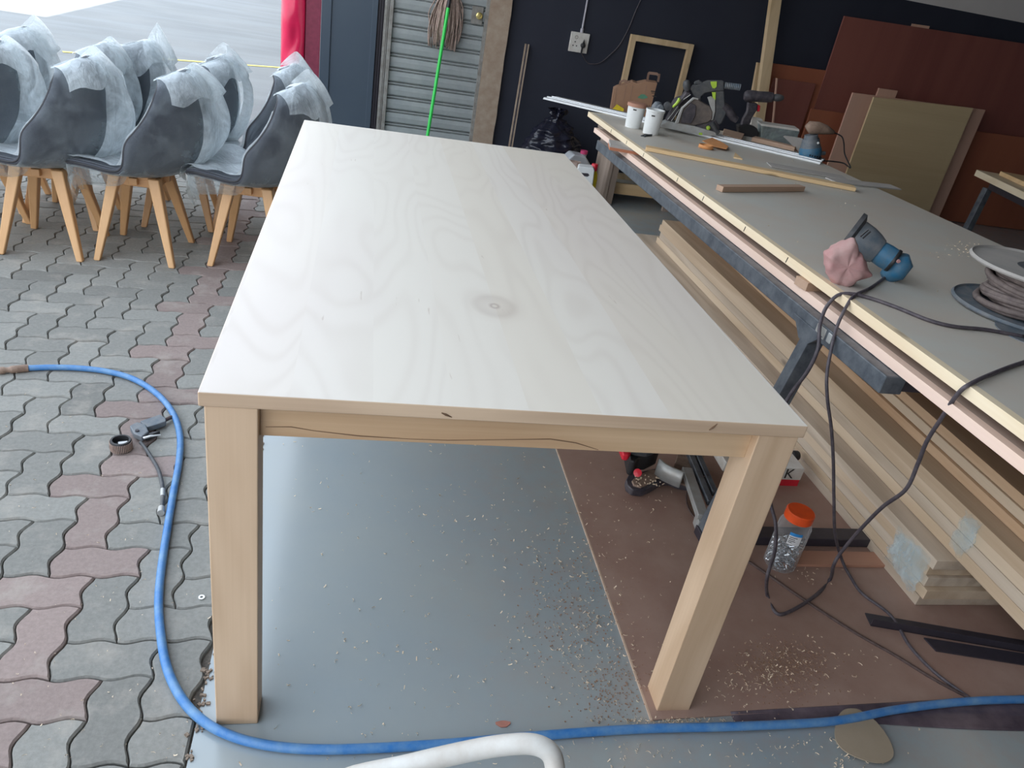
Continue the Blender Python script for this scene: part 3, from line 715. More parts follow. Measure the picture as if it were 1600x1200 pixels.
ob('side_knob', MB().lathe([(.0,-.002),(.015,0),(.017,.012),(.017,.034),(0,.041)], c8(25, 670, -.015), n, 16, False), M['blue_grey'], t, smooth=True)
ob('front_grip', MB().lathe([(0,-.03),(.012,-.028),(.019,-.012),(.020,.005),(.015,.022),(0,.028)], c8(490, 265, .0), (c8(490,180)-c8(500,350)), 20, False), M['grey_tool'], t, smooth=True)
ob('handle', tr8([(570,350),(600,270),(740,235),(880,185),(1160,190),(1165,370),(1010,375),(820,410),(760,470),(740,560),(620,470)], .036, .002), M['grey_tool'], t, bevel=.007, smooth=True)
b = tr8([(630,250),(640,210),(720,180),(780,215),(760,250)], .03, .004); ob('trigger_lock', b, M['grey_tool'], t, bevel=.004)
ob('rear_grip', tr8([(1000,370),(1165,365),(1190,640),(1210,760),(1120,960),(960,1000),(950,930),(1000,760)], .038, .002), M['grey_tool'], t, bevel=.008, smooth=True)
ob('inner_cover', tr8([(860,480),(930,460),(1000,520),(1000,740),(960,890),(880,900),(930,700)], .012, -.004), M['alu_dull'], t, bevel=.003)
ob('lower_housing', tr8([(600,930),(760,820),(940,900),(1010,860),(1080,1000),(1060,1090),(940,1130),(800,1060),(640,1010)], .05, 0), M['dark_tool'], t, bevel=.007, smooth=True)
ob('grip_band', tr8([(915,200),(1030,195),(1025,290),(990,325),(950,315),(925,260)], .004, -.003), M['lime'], t, bevel=.001)
ob('grip_band', tr8([(940,390),(1010,385),(1005,530),(960,520)], .004, -.003), M['lime'], t, bevel=.001)
ob('clamp_button', MB().lathe([(0,-.003),(.010,0),(.011,.014),(0,.016)], c8(870, 1020, -.018), n, 16, False), M['lime'], t, smooth=True)
ob('clamp_button', tr8([(700,1100),(760,1100),(765,1145),(700,1140)], .01, -.022), M['lime'], t, bevel=.002)
b = MB(); pr_ = [c8(1165, 275, .02), c8(1320, 290, .02), c8(1455, 310, .02)]
axd = (pr_[2]-pr_[0]); ln = axd.length; pf = []
for k in range(19): pf.append((.0145 if k % 2 else .0175, ln*k/18))
b.lathe(pf, pr_[0], axd, 18); ob('dust_port', b, M['blue_grey'], t, smooth=True)
b = MB().tube([c8(1150, 640, .02), c8(1260, 740, .02), c8(1340, 860, .02), c8(1400, 900, .02)], [.022,.024,.02,.017], 12); ob('motor_tail', b, M['dark_tool'], t, smooth=True)
ob('elbow_pipe', MB().tube([c8(930, 930, -.02), c8(1000, 1060, -.02), c8(1060, 1100, -.02)], [.014,.012,.009], 10), M['grey_tool'], t, smooth=True)

# drill
db = bt(1168, 213); f, n = up_plane(db)
def z7(x, y): return (1160 + x/8, 80 + y/8)
def tr7(pts, depth, back=0.0): return traced([z7(*p) for p in pts], f, n, depth, back)
def c7(x, y, back=0.0): return f(*z7(x, y)) + n*back
t = thing('cordless_drill', 'dusty black cordless drill with red trigger standing upright on its battery', 'drill', db)
ax7 = c7(540, 590, .03)-c7(40, 560, .03); l7 = ax7.length
ob('motor_body', MB().lathe([(0,0),(.022,.003),(.031,.015),(.033,.04),(.030,.08),(.030,.14),(.026,.165),(.025,l7*.72)], c7(30, 565, .03), ax7, 24, True), M['dark_tool'], t, smooth=True)
ob('chuck', MB().lathe([(.012,l7*.72),(.019,l7*.76),(.021,l7*.86),(.017,l7*.95),(.009,l7*1.0),(0,l7)], c7(30, 565, .03), ax7, 20, False), M['grey_tool'], t, smooth=True)
ob('grip', tr7([(75,640),(200,660),(190,740),(130,830),(85,960),(-20,950),(10,850),(60,760)], .04, .01), M['dark_tool'], t, bevel=.008, smooth=True)
ob('trigger', tr7([(195,670),(235,690),(225,760),(195,765)], .02, .02), M['red_plastic'], t, bevel=.003)
ob('battery', tr7([(-60,930),(60,910),(180,960),(205,1020),(195,1085),(60,1090),(-50,1040)], .075, -.01), M['black'], t, bevel=.006, smooth=True)

# tubs
def tub(px, py, lb, lid):
    c = bt(px, py); t = thing('plastic_tub', lb, 'tub', c, 'white tubs on the bench')
    ob('body', MB().lathe([(0,0),(.040,.0),(.041,.003),(.047,.112),(.050,.113),(.0505,.122),(.048,.1225),(.045,.122),(.0445,.112),(.039,.01),(0,.01)], c, n=28, cap=False), M['white_plastic'], t, smooth=True)
    if lid: ob('lid', MB().lathe([(0,.126),(.047,.126),(.052,.124),(.0525,.108),(.050,.107)], c, n=28, cap=False), M['tan_small'], t, smooth=True)
    ob('brand_mark', MB().box(c+V((-.022, -.042, .095)), (.018, .003, .006), Matrix.Rotation(-.4, 3, 'Z')), M['ink'], t)
tub(988, 199, 'white plastic tub with brown dusty lid, nearer the paper bag', True)
tub(1016, 209, 'open white plastic tub without lid, nearer the circular saw', False)
c = bt(1002, 213)
tag(ob('pliers', MB().tube([c, c+V((.03,.03,.004)), c+V((.07,.045,.004))], [.005,.007,.004], 8).tube([c+V((.012,-.012,0)), c+V((.03,.02,.004)), c+V((.075,.06,.004))], [.004,.006,.004], 8), M['grey_tool'], smooth=True), 'small dark metal tool lying between the two white tubs', 'tool')
# grey rounded dust cup behind the tubs
c = bt(1020, 196)
tag(ob('dust_cup', MB().lathe([(0,0),(.035,0),(.038,.06),(.030,.105),(.018,.125),(0,.13)], c, cap=False), M['blue_grey'], smooth=True), 'grey rounded plastic cap standing behind the open white tub', 'cap')
# paper bag
bb_ = V((2.09, 4.40, .4805)); f, n = up_plane(bb_)
def zb(x, y): return (940 + x*160/1371, 40 + y*140/1200)
def cb_(x, y, back=0.0): return f(*zb(x, y)) + n*back
t = thing('paper_bag', 'brown kraft paper bag with two flat handles and green print', 'bag', bb_)
lp = [cb_(*p) for p in [(165,850),(210,825),(330,790),(420,755),(480,775),(600,750),(745,770)]]
lp += [V((lp[-1].x-.01, lp[-1].y, .482)), V((lp[0].x+.015, lp[0].y, .482))]
ob('body', MB().prism(lp, n*.14), M['kraft'], t)
b = MB()
for x in (205, 330, 415, 600): 
    p = cb_(x, 800 if x > 205 else 830, -.0015); b.prism([p, p+V((.0025,-.001,0)), V((p.x+.0145, p.y-.001, .486)), V((p.x+.012, p.y, .486))], n*.001)
ob('side_crease', b, M['kraft_dark'], t)
for q in ([(230,800),(245,745),(300,725),(350,740),(370,770)], [(600,750),(620,640),(640,622),(750,635),(765,650),(745,760)]):
    pts = [cb_(x, y, .03) for x, y in q]; b = MB()
    for a_, c_ in zip(pts, pts[1:]):
        wv = (V((0,0,-.018)) if abs((c_-a_).z) < abs((c_-a_).length*.6) else V((.016,0,0)))
        b.hexa([a_, c_, c_+n*.002, a_+n*.002, a_+wv, c_+wv, c_+wv+n*.002, a_+wv+n*.002])
    ob('handle', b, M['kraft_dark'], t)
rgt = (cb_(700,900)-cb_(200,900)).normalized(); rgt.z = 0
text('print', 'CLICK N COL', .036, cb_(590, 1082, -.0022), rgt, (0,0,1), M['ink'], t)
b = MB()
for q in ((660,870,720,885), (665,895,735,905), (680,935,735,950)): b.add([cb_(q[0],q[1],-.002), cb_(q[2],q[1]+8,-.002), cb_(q[2],q[3]+6,-.002), cb_(q[0],q[3],-.002)], [(0,1,2,3)])
ob('print_lines', b, M['ink'], t, fix=False)
b = MB(); lp = [cb_(550+60*math.cos(a)*(1+.3*math.sin(3*a)), 950+32*math.sin(a), -.002) for a in [k*.5 for k in range(12)]]; b.add(lp, [tuple(range(12))]); ob('green_mark', b, M['green_ink'], t, fix=False)
c = V((2.04, 4.33, .4805)); f, n = up_plane(c); lp = [f(956,172), f(964,163), f(975,170)]; lp += [V((lp[2].x, lp[2].y, .482)), V((lp[0].x, lp[0].y, .482))]
tag(ob('yellow_folder', MB().prism(lp, n*.01), M['yellow']), 'bright yellow pointed plastic folder standing in front of the paper bag', 'folder')

# back sander standing upright (far one)
sb2 = bt(1270, 251); f, n = up_plane(sb2)
def z4(x, y): return (1240 + x/8, 180 + y/8)
def c4(x, y, back=0.0): return f(*z4(x, y)) + n*back
t = thing('orbital_sander', 'sawdust covered blue orbital sander standing upright at the end of the guide rail', 'sander', sb2)
axz = c4(250, 190, .04) - c4(225, 560, .04); ln = axz.length; o4 = c4(225, 575, .04)
ob('sanding_pad', MB().lathe([(0,0),(.060,0),(.060,.010),(.052,.014),(0,.014)], o4, axz, 28, False), M['steel_dark'], t, smooth=True)
ob('blue_skirt', MB().lathe([(.052,.014),(.056,.02),(.058,.05),(.053,.066)], o4, axz, 28), M['blue_tool'], t, smooth=True)
ob('body', MB().lathe([(.052,.066),(.047,.085),(.042,.11),(.036,ln*.70),(.034,ln*.85)], o4, axz, 28), M['blue_grey'], t, smooth=True)
ob('top_grip', MB().tube([c4(190, 195, .04), c4(230, 170, .04), c4(330, 175, .04), c4(430, 200, .045), c4(540, 240, .05)], [.022,.033,.031,.024,.009], 16), M['brown_dust'], t, smooth='all')
ob('dust_outlet', MB().tube([c4(330, 500, .05), c4(430, 505, .06)], [.012,.010], 12), M['blue_grey'], t, smooth=True)
ob('badge', MB().lathe([(0,.0),(.006,.001),(.006,.003),(0,.004)], c4(303, 345, -.003), -n, 12, False), M['white_plastic'], t)
b = MB()
for k in range(5): b.box(c4(195+k*30, 495+k*6, -.016), (.007,.003,.008))
ob('vent_slots', b, M['black'], t)
cp = [c4(540,240,.05), c4(600,265,.05), c4(645,300,.05), c4(665,380,.05), c4(683,520,.06)]
pts = cp + [bt(1329, 262, .005), bt(1318, 255, .005), bt(1300, 252, .005), bt(1284, 251, .005), bt(1278, 247, .006)]
tag(ob('trailing_cable', MB().tube(pts, .0034, 8, sm=6), M['black'], smooth='all'), 'thin black cord looping from the upright sander onto the bench', 'cord')

# near sander lying on its side with pink dust bag
sn = bt(1378, 440); f, n = up_plane(sn)
def z5(x, y): return (1270 + x*170/1457, 330 + y*140/1200)
def c5(x, y, back=0.0): return up_plane(sn+n*back)[0](*z5(x, y))
t = thing('orbital_sander', 'blue and grey orbital sander lying on its side with a pink cloth dust bag', 'sander', sn)
a0, a1 = c5(570, 350, .085), c5(1130, 700, .03); axs = a1-a0; ln = axs.length
ob('sanding_pad', MB().lathe([(0,-.020),(.068,-.020),(.068,-.008),(.054,0),(0,0)], a0-axs*.0+axs.normalized()*-.002, axs, 28, False), M['grey_tool'], t, smooth=True)
ob('skirt', MB().lathe([(.048,-.006),(.052,.0),(.050,.03),(.044,.055),(.036,.075)], a0, axs, 28), M['blue_grey'], t, smooth=True)
ob('body', MB().lathe([(.030,.070),(.033,.078),(.0345,.10),(.033,.125),(.030,ln*.82)], a0, axs, 26), M['blue_tool'], t, smooth=True)
ob('collar', MB().lathe([(.0345,.118),(.036,.12),(.036,.126),(.0345,.128)], a0, axs, 26), M['black'], t, smooth=True)
ob('top_grip', MB().tube([c5(1190,590,.035), c5(1180,690,.035), c5(1090,810,.035), c5(960,890,.03)], [.020,.034,.033,.020], 16), M['blue_tool'], t, smooth='all')
ob('switch', MB().lathe([(0,.0),(.006,.001),(.005,.004),(0,.005)], c5(1145, 668, -.004), -n, 12, False), M['pink_cloth'], t)
b = MB()
for k, (x, y) in enumerate(((695,290),(725,315))): b.tube([c5(x-60, y+50, -.006-.004*k), c5(x+50, y-45, -.008-.002*k)], .0028, 6)
ob('vent_slots', b, M['black'], t)
def bagf():
    c5 = lambda x, y, back: up_plane(bt(1332, 449))[0](*z5(x, y)) + n*back
    b = MB(); nu, nv = 34, 20; lo = [(180,590),(330,480),(520,400),(600,410),(640,560),(700,620),(770,790),(810,880),(640,960),(480,1045),(330,1020),(230,900),(190,760)]
    ctr = c5(460, 740, .02); P = [c5(x, y, .02) for x, y in lo]; m = len(P)
    P = catmull(P + [P[0]], 4)[:-1]; m = len(P); rings = 9; vs = []; 
    for r_ in range(-rings, rings+1):
        a = r_/rings*math.pi/2; s = max(.0, math.cos(a))**.55; dz = math.sin(a)*.032
        for k in range(m):
            q = ctr.lerp(P[k], s) + n*dz; q = q + n*.006*noise.noise(q*32) + (q-ctr).normalized()*.005*noise.noise(q*60) + n*.006*abs(noise.noise(V((q.x*20,q.y*20,q.z*75))))
            vs.append(q)
    fs = [(i*m+k, i*m+(k+1) % m, (i+1)*m+(k+1) % m, (i+1)*m+k) for i in range(2*rings) for k in range(m)]
    b.add(vs, fs); return b
ob('dust_bag', bagf(), M['pink_cloth'], t, smooth='all')
ob('bag_clip', MB().tube([c5(660,680,-.01), c5(690,640,-.012)], .003, 6), M['alu_dull'], t)

# organizer box, pieces
c = bt(1216, 222); f, n = up_plane(c)
t = thing('organizer_box', 'clear dusty plastic organizer box of small screws behind the drill', 'box', c)
ob('body', traced([(1190,196),(1250,205),(1247,212),(1243,232),(1188,226)], f, n, .11), M['clear_box'], t, bevel=.004)
ob('lid_rim', traced([(1189,193),(1249,202),(1249,205.5),(1189,196.5)], f, n, .115), M['white_dusty'], t, bevel=.002)
b = MB(); q = random.Random(4)
for k in range(50):
    p = f(q.uniform(1193,1240), q.uniform(218,226)) + n*q.uniform(.01,.1); p.z = c.z+.006+q.random()*.02
    b.tube([p, p+V((q.uniform(-.015,.015), q.uniform(-.015,.015), q.uniform(-.004,.004)))], .002, 5)
ob('screws', b, M['steel_bright'], t)
c = bt(1180, 210); f, n = up_plane(c)
tag(ob('carton', traced([(1175,184),(1192,187),(1187,207),(1172,204)], f, n, .06), [M['white_dusty']], bevel=.002), 'small pale carton with green panel standing behind the drill', 'carton')
c0, c1 = bt(1173, 222), bt(1240, 238)
dd = (c1-c0); dd.z = 0; sdv = V((-dd.y, dd.x, 0)).normalized()*.07
tag(ob('wooden_offcut', MB().prism([c0, c1, c1+sdv*.7, c0+sdv], (0,0,.028)), M['offcut'], bevel=.003), 'brown notched wooden offcut lying on the guide rail in front of the clear box', 'offcut')
c0 = bt(1182, 236); 
tag(ob('wooden_offcut', MB().prism([bt(1130,205), bt(1162,213), bt(1158,222), bt(1128,214)], (0,0,.016)), M['offcut'], bevel=.003), 'jagged wooden offcut lying between circular saw and drill', 'offcut')
pA, pB, pC, pD = bt(1262,240,.0), bt(1240,200,0), 0, 0
c = bt(1252, 240); f, n = up_plane(c)
tag(ob('plywood_offcut', traced([(1225,214),(1228,213),(1254,217),(1263,222),(1258,236),(1249,238)], f, n, .008, .02), M['grey_ply'], bevel=.001), 'pale triangular plywood offcut leaning against the upright sander', 'offcut')
# orange abrasive rings
c = bt(1102, 232); t = thing('sanding_belt', 'coiled orange sanding belt lying against the guide rail', 'sanding belt', c)
b = MB(); pts = [c + V((.028*math.cos(a)*(1+.03*a), .028*math.sin(a)*(1+.03*a), .002)) for a in [k*.35 for k in range(36)]]
vs = [x for p in pts for x in (p, p+V((0,0,.016)))]; b.add(vs, [(2*j, 2*j+1, 2*j+3, 2*j+2) for j in range(len(pts)-1)])
ob('coil', b, M['orange_card'], t, fix=False, solid=.0012, smooth='all')
q = [bt(1096,224), bt(1112,219), bt(1130,228), bt(1137,233), bt(1134,237), bt(1115,233)]
ob('loose_end', MB().prism([p+V((0,0,.012)) for p in q], (0,0,.002)), M['orange_card'], t)
c = bt(1148, 245); tag(ob('wood_chip', MB().prism([bt(1146,247), bt(1148,240), bt(1160,250)], (0,0,.006)), M['batten_x']), 'small triangular wood chip between guide rail and long yellow batten', 'chip')
# battens
def batten(pts, th, m, lb, cat='batten', bev=.001):
    return tag(ob('batten', MB().prism([bt(*p) for p in pts], (0, 0, th)), m, bevel=bev), lb, cat)
def strip_between(a, c_, w_, th, m, lb, nm='batten'):
    a = bt(*a); c_ = bt(*c_); dv = c_-a; s = V((-dv.y, dv.x, 0)).normalized()*w_
    if s.y < 0: s = -s
    o_ = a.copy(); q = dv.normalized(); z_ = V((0,0,1)); R3 = Matrix(((q.x, s.normalized().x, 0), (q.y, s.normalized().y, 0), (q.z, 0, 1)))
    b = MB().bb((0,0,0), (dv.length, w_, th)); o = ob(nm, b, m, origin=(0,0,0), bevel=.001)
    ang = math.atan2(dv.y, dv.x); o.location = a + V((0,0,.0015)); o.rotation_euler = (0, -math.asin(dv.z/dv.length), ang)
    return tag(o, lb, 'batten')
strip_between((1008,236), (1336,300), .058, .016, M['batten_x'], 'long yellow pine batten lying diagonally across the bench')
strip_between((1128,301), (1256,300), .034, .021, M['offcut'], 'short brown batten with pale end lying alone on the bench')
o = strip_between((1306,287), (1408,298), .085, .006, M['grey_ply'], 'thin grey plywood strip at the back edge of the bench', 'plywood_strip')
o = strip_between((1205,262), (1325,283), .10, .004, M['grey_ply'], 'flat grey plywood sheet strip behind the long yellow batten', 'plywood_strip')

# cable reel
rc = bt(1590, 527); 
t = thing('cable_reel', 'grey extension cord reel lying flat on the bench at the right frame edge', 'cable reel', rc)
c = V((2.02, .63, BT(.63)+.004)); 
def disc(nm, z0, r, m, th=.006, lip=.006): 
    return ob(nm, MB().lathe([(0,z0),(r-.004,z0),(r,z0+.002),(r+.002,z0+th),(r-.003,z0+th+lip),(r-.007,z0+th),(0,z0+th)], c, n=56, cap=False), m, t, smooth=True)
disc('lower_flange', .0, .182, M['blue_grey'])
disc('upper_flange', .118, .182, M['flange'])
ob('drum', MB().lathe([(.06,.006),(.06,.12)], c, n=32), M['grey_tool'], t, smooth=True)
b = MB(); q = random.Random(12); pts = []
for k in range(420):
    a = k*2*math.pi/26; turn = k/26; lay = turn/16; z = .018+ abs(((turn*.35) % 2)-1)*.086
    r_ = .090 + .024*min(1, lay*2) + .010*math.sin(turn*2.3)+.004*math.sin(a*1.3+turn)
    pts.append(c + V((r_*math.cos(a), r_*math.sin(a), z + .006*math.sin(a+turn))))
ob('wound_cable', MB().tube(pts, .0085, 8), M['cable_reel'], t, smooth='all')
ob('hub_plate', MB().lathe([(0,.123),(.062,.123),(.064,.1245),(.062,.126),(0,.126)], c, n=36, cap=False), M['grey_tool'], t, smooth=True)
b = MB()
for a in (2.3, 2.9, 3.5, 4.1): b.box(c+V((.03*math.cos(a), .03*math.sin(a), .1275)), (.014,.005,.002), Matrix.Rotation(a, 3, 'Z'))
ob('socket_marks', b, M['white_plastic'], t)
c = bt(1592, 535)
tag(ob('sanding_disc', MB().lathe([(0,0),(.10,0),(.10,.0025),(0,.0025)], V((1.93,.47,BT(.47)+.0003)), n=48, cap=False), M['blue_grey']), 'flat blue-grey disc lying partly under the cable reel', 'disc')

# cords over the bench edge
X1 = 1.455
def hang(lst): return [bt(p[0], p[1], .005) if p[2] == 'b' else (atx(p[0], p[1], p[3]) if p[2] == 'x' else at(p[0], p[1], p[3])) for p in lst]
cA = hang([(1385,432,'b'),(1360,450,'b'),(1335,462,'b'),(1322,480,'x',1.462),(1308,510,'x',1.44),(1299,545,'x',1.42),(1292,585,'x',1.41),(1293,625,'x',1.42),(1299,670,'x',1.46),(1302,720,'x',1.5),(1303,780,'x',1.54),(1305,835,'x',1.6),(1316,876,'z',.024),(1330,903,'z',.014),(1348,928,'z',.008),(1392,962,'z',.006),(1422,1010,'z',.006),(1460,1050,'z',.006),(1500,1080,'z',.006),(1520,1094,'z',.006)])
tag(ob('trailing_cable', MB().tube(cA, .0045, 8, sm=8), M['cable'], smooth='all'), 'dusty dark cord dropping from the lying sander straight down to the hardboard', 'cord')
cB = hang([(1599,526,'b'),(1540,515,'b'),(1490,510,'b'),(1450,500,'b'),(1400,480,'b'),(1360,466,'b'),(1330,459,'b'),(1308,462,'x',1.465),(1290,482,'x',1.44),(1281,510,'x',1.42),(1278,545,'x',1.41),(1262,580,'x',1.40),(1238,612,'x',1.39),(1222,640,'x',1.37),(1205,690,'x',1.35),(1200,740,'x',1.35),(1204,785,'x',1.37),(1212,820,'x',1.385),(1211,860,'x',1.365),(1199,900,'x',1.33),(1199,930,'z',.006),(1213,958,'z',.006),(1235,955,'z',.006),(1275,930,'z',.006),(1297,905,'z',.006),(1302,885,'x',1.56),(1312,866,'x',1.56),(1340,832,'x',1.56),(1378,793,'x',1.55),(1415,765,'x',1.54),(1434,725,'x',1.53),(1448,690,'x',1.51),(1470,655,'x',1.49),(1497,615,'x',1.466),(1520,598,'b'),(1560,580,'b'),(1600,566,'b'),(1660,550,'b')])
tag(ob('extension_cord', MB().tube(cB, .0050, 8, sm=8), M['cable'], smooth='all'), 'thick dusty grey cord from the reel looping over the bench edge to the floor', 'cord')
cE = hang([(1150,865,'z',.005),(1185,888,'z',.005),(1250,933,'z',.005),(1330,985,'z',.005),(1400,1025,'z',.005),(1460,1062,'z',.005),(1525,1096,'z',.005)])
tag(ob('trailing_cable', MB().tube(cE, .0045, 8, sm=6), M['cord_brown'], smooth='all'), 'thin brown cord running diagonally flat across the brown hardboard', 'cord')

# ================================================================== FLOOR THINGS
b = MB(); pts = [(.925, -.02), (2.9, .04), (2.9, 3.3), (.945, 3.3)]
t = thing('hardboard_sheet', 'large brown hardboard sheet lying on the grey floor under the table', 'sheet', (1.9, 1.5, 0))
ob('sheet', MB().prism([(x, y, .0002) for x, y in pts], (0,0,.003)), M['hardboard'], t)
ob('pale_edge', MB().prism([(.921, -.022, .0002), (.9255, -.022, .0002), (.9455, 3.3, .0002), (.941, 3.3, .0002)], (0,0,.0034)), M['hardboard_edge'], t)
HZ = .0095
hp = [(0,578),(20,577),(45,575),(80,574),(120,575),(165,580),(208,592),(245,615),(270,645),(281,680),(280,720),(271,770),(261,830),(252,890),(248,940),(251,990),(260,1040),(278,1082),(305,1116),(345,1143),(400,1161),(470,1170),(560,1170),(700,1162),(850,1149),(1000,1139),(1150,1135),(1300,1127),(1400,1109),(1500,1097),(1600,1093),(1750,1095)]
t = thing('air_hose', 'bright blue air hose snaking from the pavers around the front of the table', 'hose', at(280, 720))
P = [at(x, y, .0105 + (.004 if x > 1000 else 0)) for x, y in hp]
for i, p in enumerate(P):
    if 330 < hp[i][0] < 450 and hp[i][1] > 1100 and p.y > -.012: p.y = -.012
ob('hose', MB().tube(P[2:], .0098, 12, sm=8), M['hose'], t, smooth='all')
cpl = catmull([at(-14, 580, .011), at(0, 579, .011), at(12, 578, .011), at(24, 577, .011), at(44, 575, .011)], 4)
ob('coupler', MB().tube(cpl, [.008]*4+[.012]*3+[.009]*3+[.0125]*7, 12), M['brown_dust'], t, smooth=True)
# inflator gun
def zg(x, y): return (140 + x*160/1011, 630 + y*190/1200)
def g(x, y, z=.012): return at(*zg(x, y), z)
t = thing('tyre_inflator_gun', 'grey tyre inflator gun with round ribbed gauge lying on the pavers', 'inflator gun', g(420, 380, 0))
gc = g(315, 455, 0)
b = MB(); R0 = .027
b.lathe([(0,.001),(R0,.001),(R0+.002,.004),(R0+.002,.03),(R0,.034),(R0-.005,.034),(R0-.006,.016),(0,.014)], gc, n=44, cap=False)
ob('gauge_boot', b, M['black'], t, smooth=True)
b = MB()
for k in range(40):
    a = 2*math.pi*k/40; b.box(gc + V((math.cos(a)*(R0+.0022), math.sin(a)*(R0+.0022), .017)), (.0022,.0020,.026), Matrix.Rotation(a, 3, 'Z'))
ob('boot_ribs', b, M['mop'], t)
ob('gauge_face', MB().box(gc+V((.006,.0,.020)), (.026,.02,.006), Matrix.Rotation(.3, 3, 'Z')), M['label'], t, bevel=.002)
ob('valve_body', MB().prism([g(400,275,.008), g(470,235,.008), g(560,260,.008), g(590,330,.008), g(520,385,.008), g(440,350,.008)], (0,0,.02)), M['blue_grey'], t, bevel=.004, smooth=True)
ob('handle', MB().prism([g(500,225,.008), g(700,155,.008), g(757,195,.008), g(755,225,.008), g(660,260,.008), g(570,285,.008)], (0,0,.018)), M['blue_grey'], t, bevel=.003, smooth=True)
ob('trigger', MB().tube([g(530,345,.03), g(600,325,.034), g(700,312,.03)], [.004,.003,.002], 8), M['alu'], t, smooth=True)
ob('lower_grip', MB().prism([g(535,350,.004), g(650,318,.004), g(700,318,.004), g(640,345,.004), g(560,378,.004)], (0,0,.016)), M['black'], t, bevel=.002)
ob('bolt_head', MB().lathe([(0,0),(.006,0),(.006,.004),(0,.004)], g(470,275,.028), n=6, cap=False), M['steel_dark'], t)
ob('outlet_hose', MB().tube([g(500,385,.016), g(540,430,.012), g(600,520,.008), g(670,640,.008), g(705,750,.008), g(722,870,.008), g(718,980,.009), g(705,1075,.009)], .0052, 10, sm=6), M['grey_tool'], t, smooth='all')
ob('ferrule', MB().tube([g(722,850,.008), g(720,920,.008)], .0062, 10), M['alu_dull'], t, smooth=True)
ob('chuck', MB().tube([g(708,1030,.010), g(703,1085,.011)], [.0085,.0095], 12), M['alu_dull'], t, smooth=True)
ob('inlet_stub', MB().tube([g(740,170,.016), g(790,145,.012), g(840,130,.009)], .006, 10), M['cord_brown'], t, smooth=True)
c = at(315, 934)
tag(ob('steel_washer', MB().lathe([(.0035,0),(.0072,0),(.0072,.0018),(.0035,.0018),(.0035,0)], c+V((0,0,.001)), n=24, cap=False), M['alu'], smooth=True), 'small round steel washer lying on the pavers beside the left table leg', 'washer')
# jar of screws
jc = at(1217, 884) + V((0, .004, .0036)); f, n = up_plane(jc)
tilt = V((0.0, 0.0, 1)).normalized()
t = thing('screw_jar', 'clear plastic jar with orange-red lid half full of screws', 'jar', jc)
R_j = .046
ob('jar_body', MB().lathe([(0,.001),(R_j-.006,.001),(R_j,.008),(R_j,.148),(R_j-.006,.166),(R_j-.013,.176)], jc, tilt, 36, False), M['clear'], t, smooth=True)
ob('lid', MB().lathe([(R_j-.009,.170),(R_j-.006,.171),(R_j-.006,.195),(R_j-.009,.198),(0,.198)], jc, tilt, 44, False), M['orange_lid'], t, smooth=True)
b = MB(); q = random.Random(8)
for k in range(430):
    a = q.uniform(0, 6.28); r_ = (R_j-.007)*math.sqrt(q.random()); z = .005 + q.random()*.082
    p = jc + V((r_*math.cos(a), r_*math.sin(a), z)); dv = V((q.gauss(0,1), q.gauss(0,1), q.gauss(0,.8))).normalized()*.010
    if (p+dv-jc).xy.length > R_j-.003 or (p+dv).z < jc.z+.003: continue
    b.tube([p-dv*.3, p+dv], .0018, 6); b.lathe([(0,0),(.0038,0),(.0038,.0016),(0,.0016)], p-dv*.3, dv, 6, False)
so2 = ob('screws', b, M['steel_bright'], t); so2['kind'] = 'stuff'
va = (CAM-jc); va.z = 0; va.normalize(); a0 = math.atan2(va.y, va.x)+.30
def jl(a, z): return jc + V((math.cos(a0+a)*(R_j+.0006), math.sin(a0+a)*(R_j+.0006), z))
b = MB(); b.grid(lambda u, v: jl(-.38+.76*u, .108+.040*v), 8, 1); ob('paper_label', b, M['label'], t, fix=False)
b = MB(); b.grid(lambda u, v: jl(-.38+.76*u, .139+.010*v)+va*.0004, 8, 1); ob('blue_band', b, M['blue_ink'], t, fix=False)
b = MB()
for zz, w0 in ((.132,.3), (.126,.22), (.120,.26), (.115,.15)): b.grid(lambda u, v, zz=zz, w0=w0: jl(-.33+w0*1.6*u, zz+.0022*v)+va*.0005, 4, 1)
ob('label_lines', b, M['ink'], t, fix=False)
# laths on floor behind jar
a, c_ = at(1248, 878), at(1392, 905)
tag(ob('lath', MB().bb((1.50, .475, .0036), (2.0, .535, .0136)), M['tan_small'], bevel=.001), 'flat reddish lath on the floor beside the screw jar', 'lath')
tag(ob('lath', MB().bb((1.30, .43, .0036), (2.1, .470, .0096)), M['tan_small'], bevel=.001), 'thin reddish lath in front of the screw jar and parallel to the steel foot bar', 'lath') if False else None
# red carton with K
c = aty(1229, 762, .95); c = at(1232, 772, .0)
t = thing('carton', 'white and red cardboard carton half hidden behind the right table leg', 'carton', (1.65, .92, .0036))
ob('red_base', MB().bb((1.56, .875, .0036), (1.755, .97, .03)), M['red_plastic'], t, bevel=.001)
ob('white_sleeve', MB().bb((1.559, .874, .03), (1.756, .971, .078)), M['white_dusty'], t, bevel=.001)
text('letter', 'K', .055, (1.705, .8725, .054), (1,0,0), (0,0,1), M['ink'], t)
tag(ob('knurled_knob', MB().lathe([(0,0),(.016,0),(.018,.004),(.018,.02),(.015,.024),(0,.024)], atx(1247, 712, 1.80), (-1,0,0), 20, False), M['black'], smooth=True), 'small black ribbed knob stuck on the lowest planks beside the table corner', 'knob')

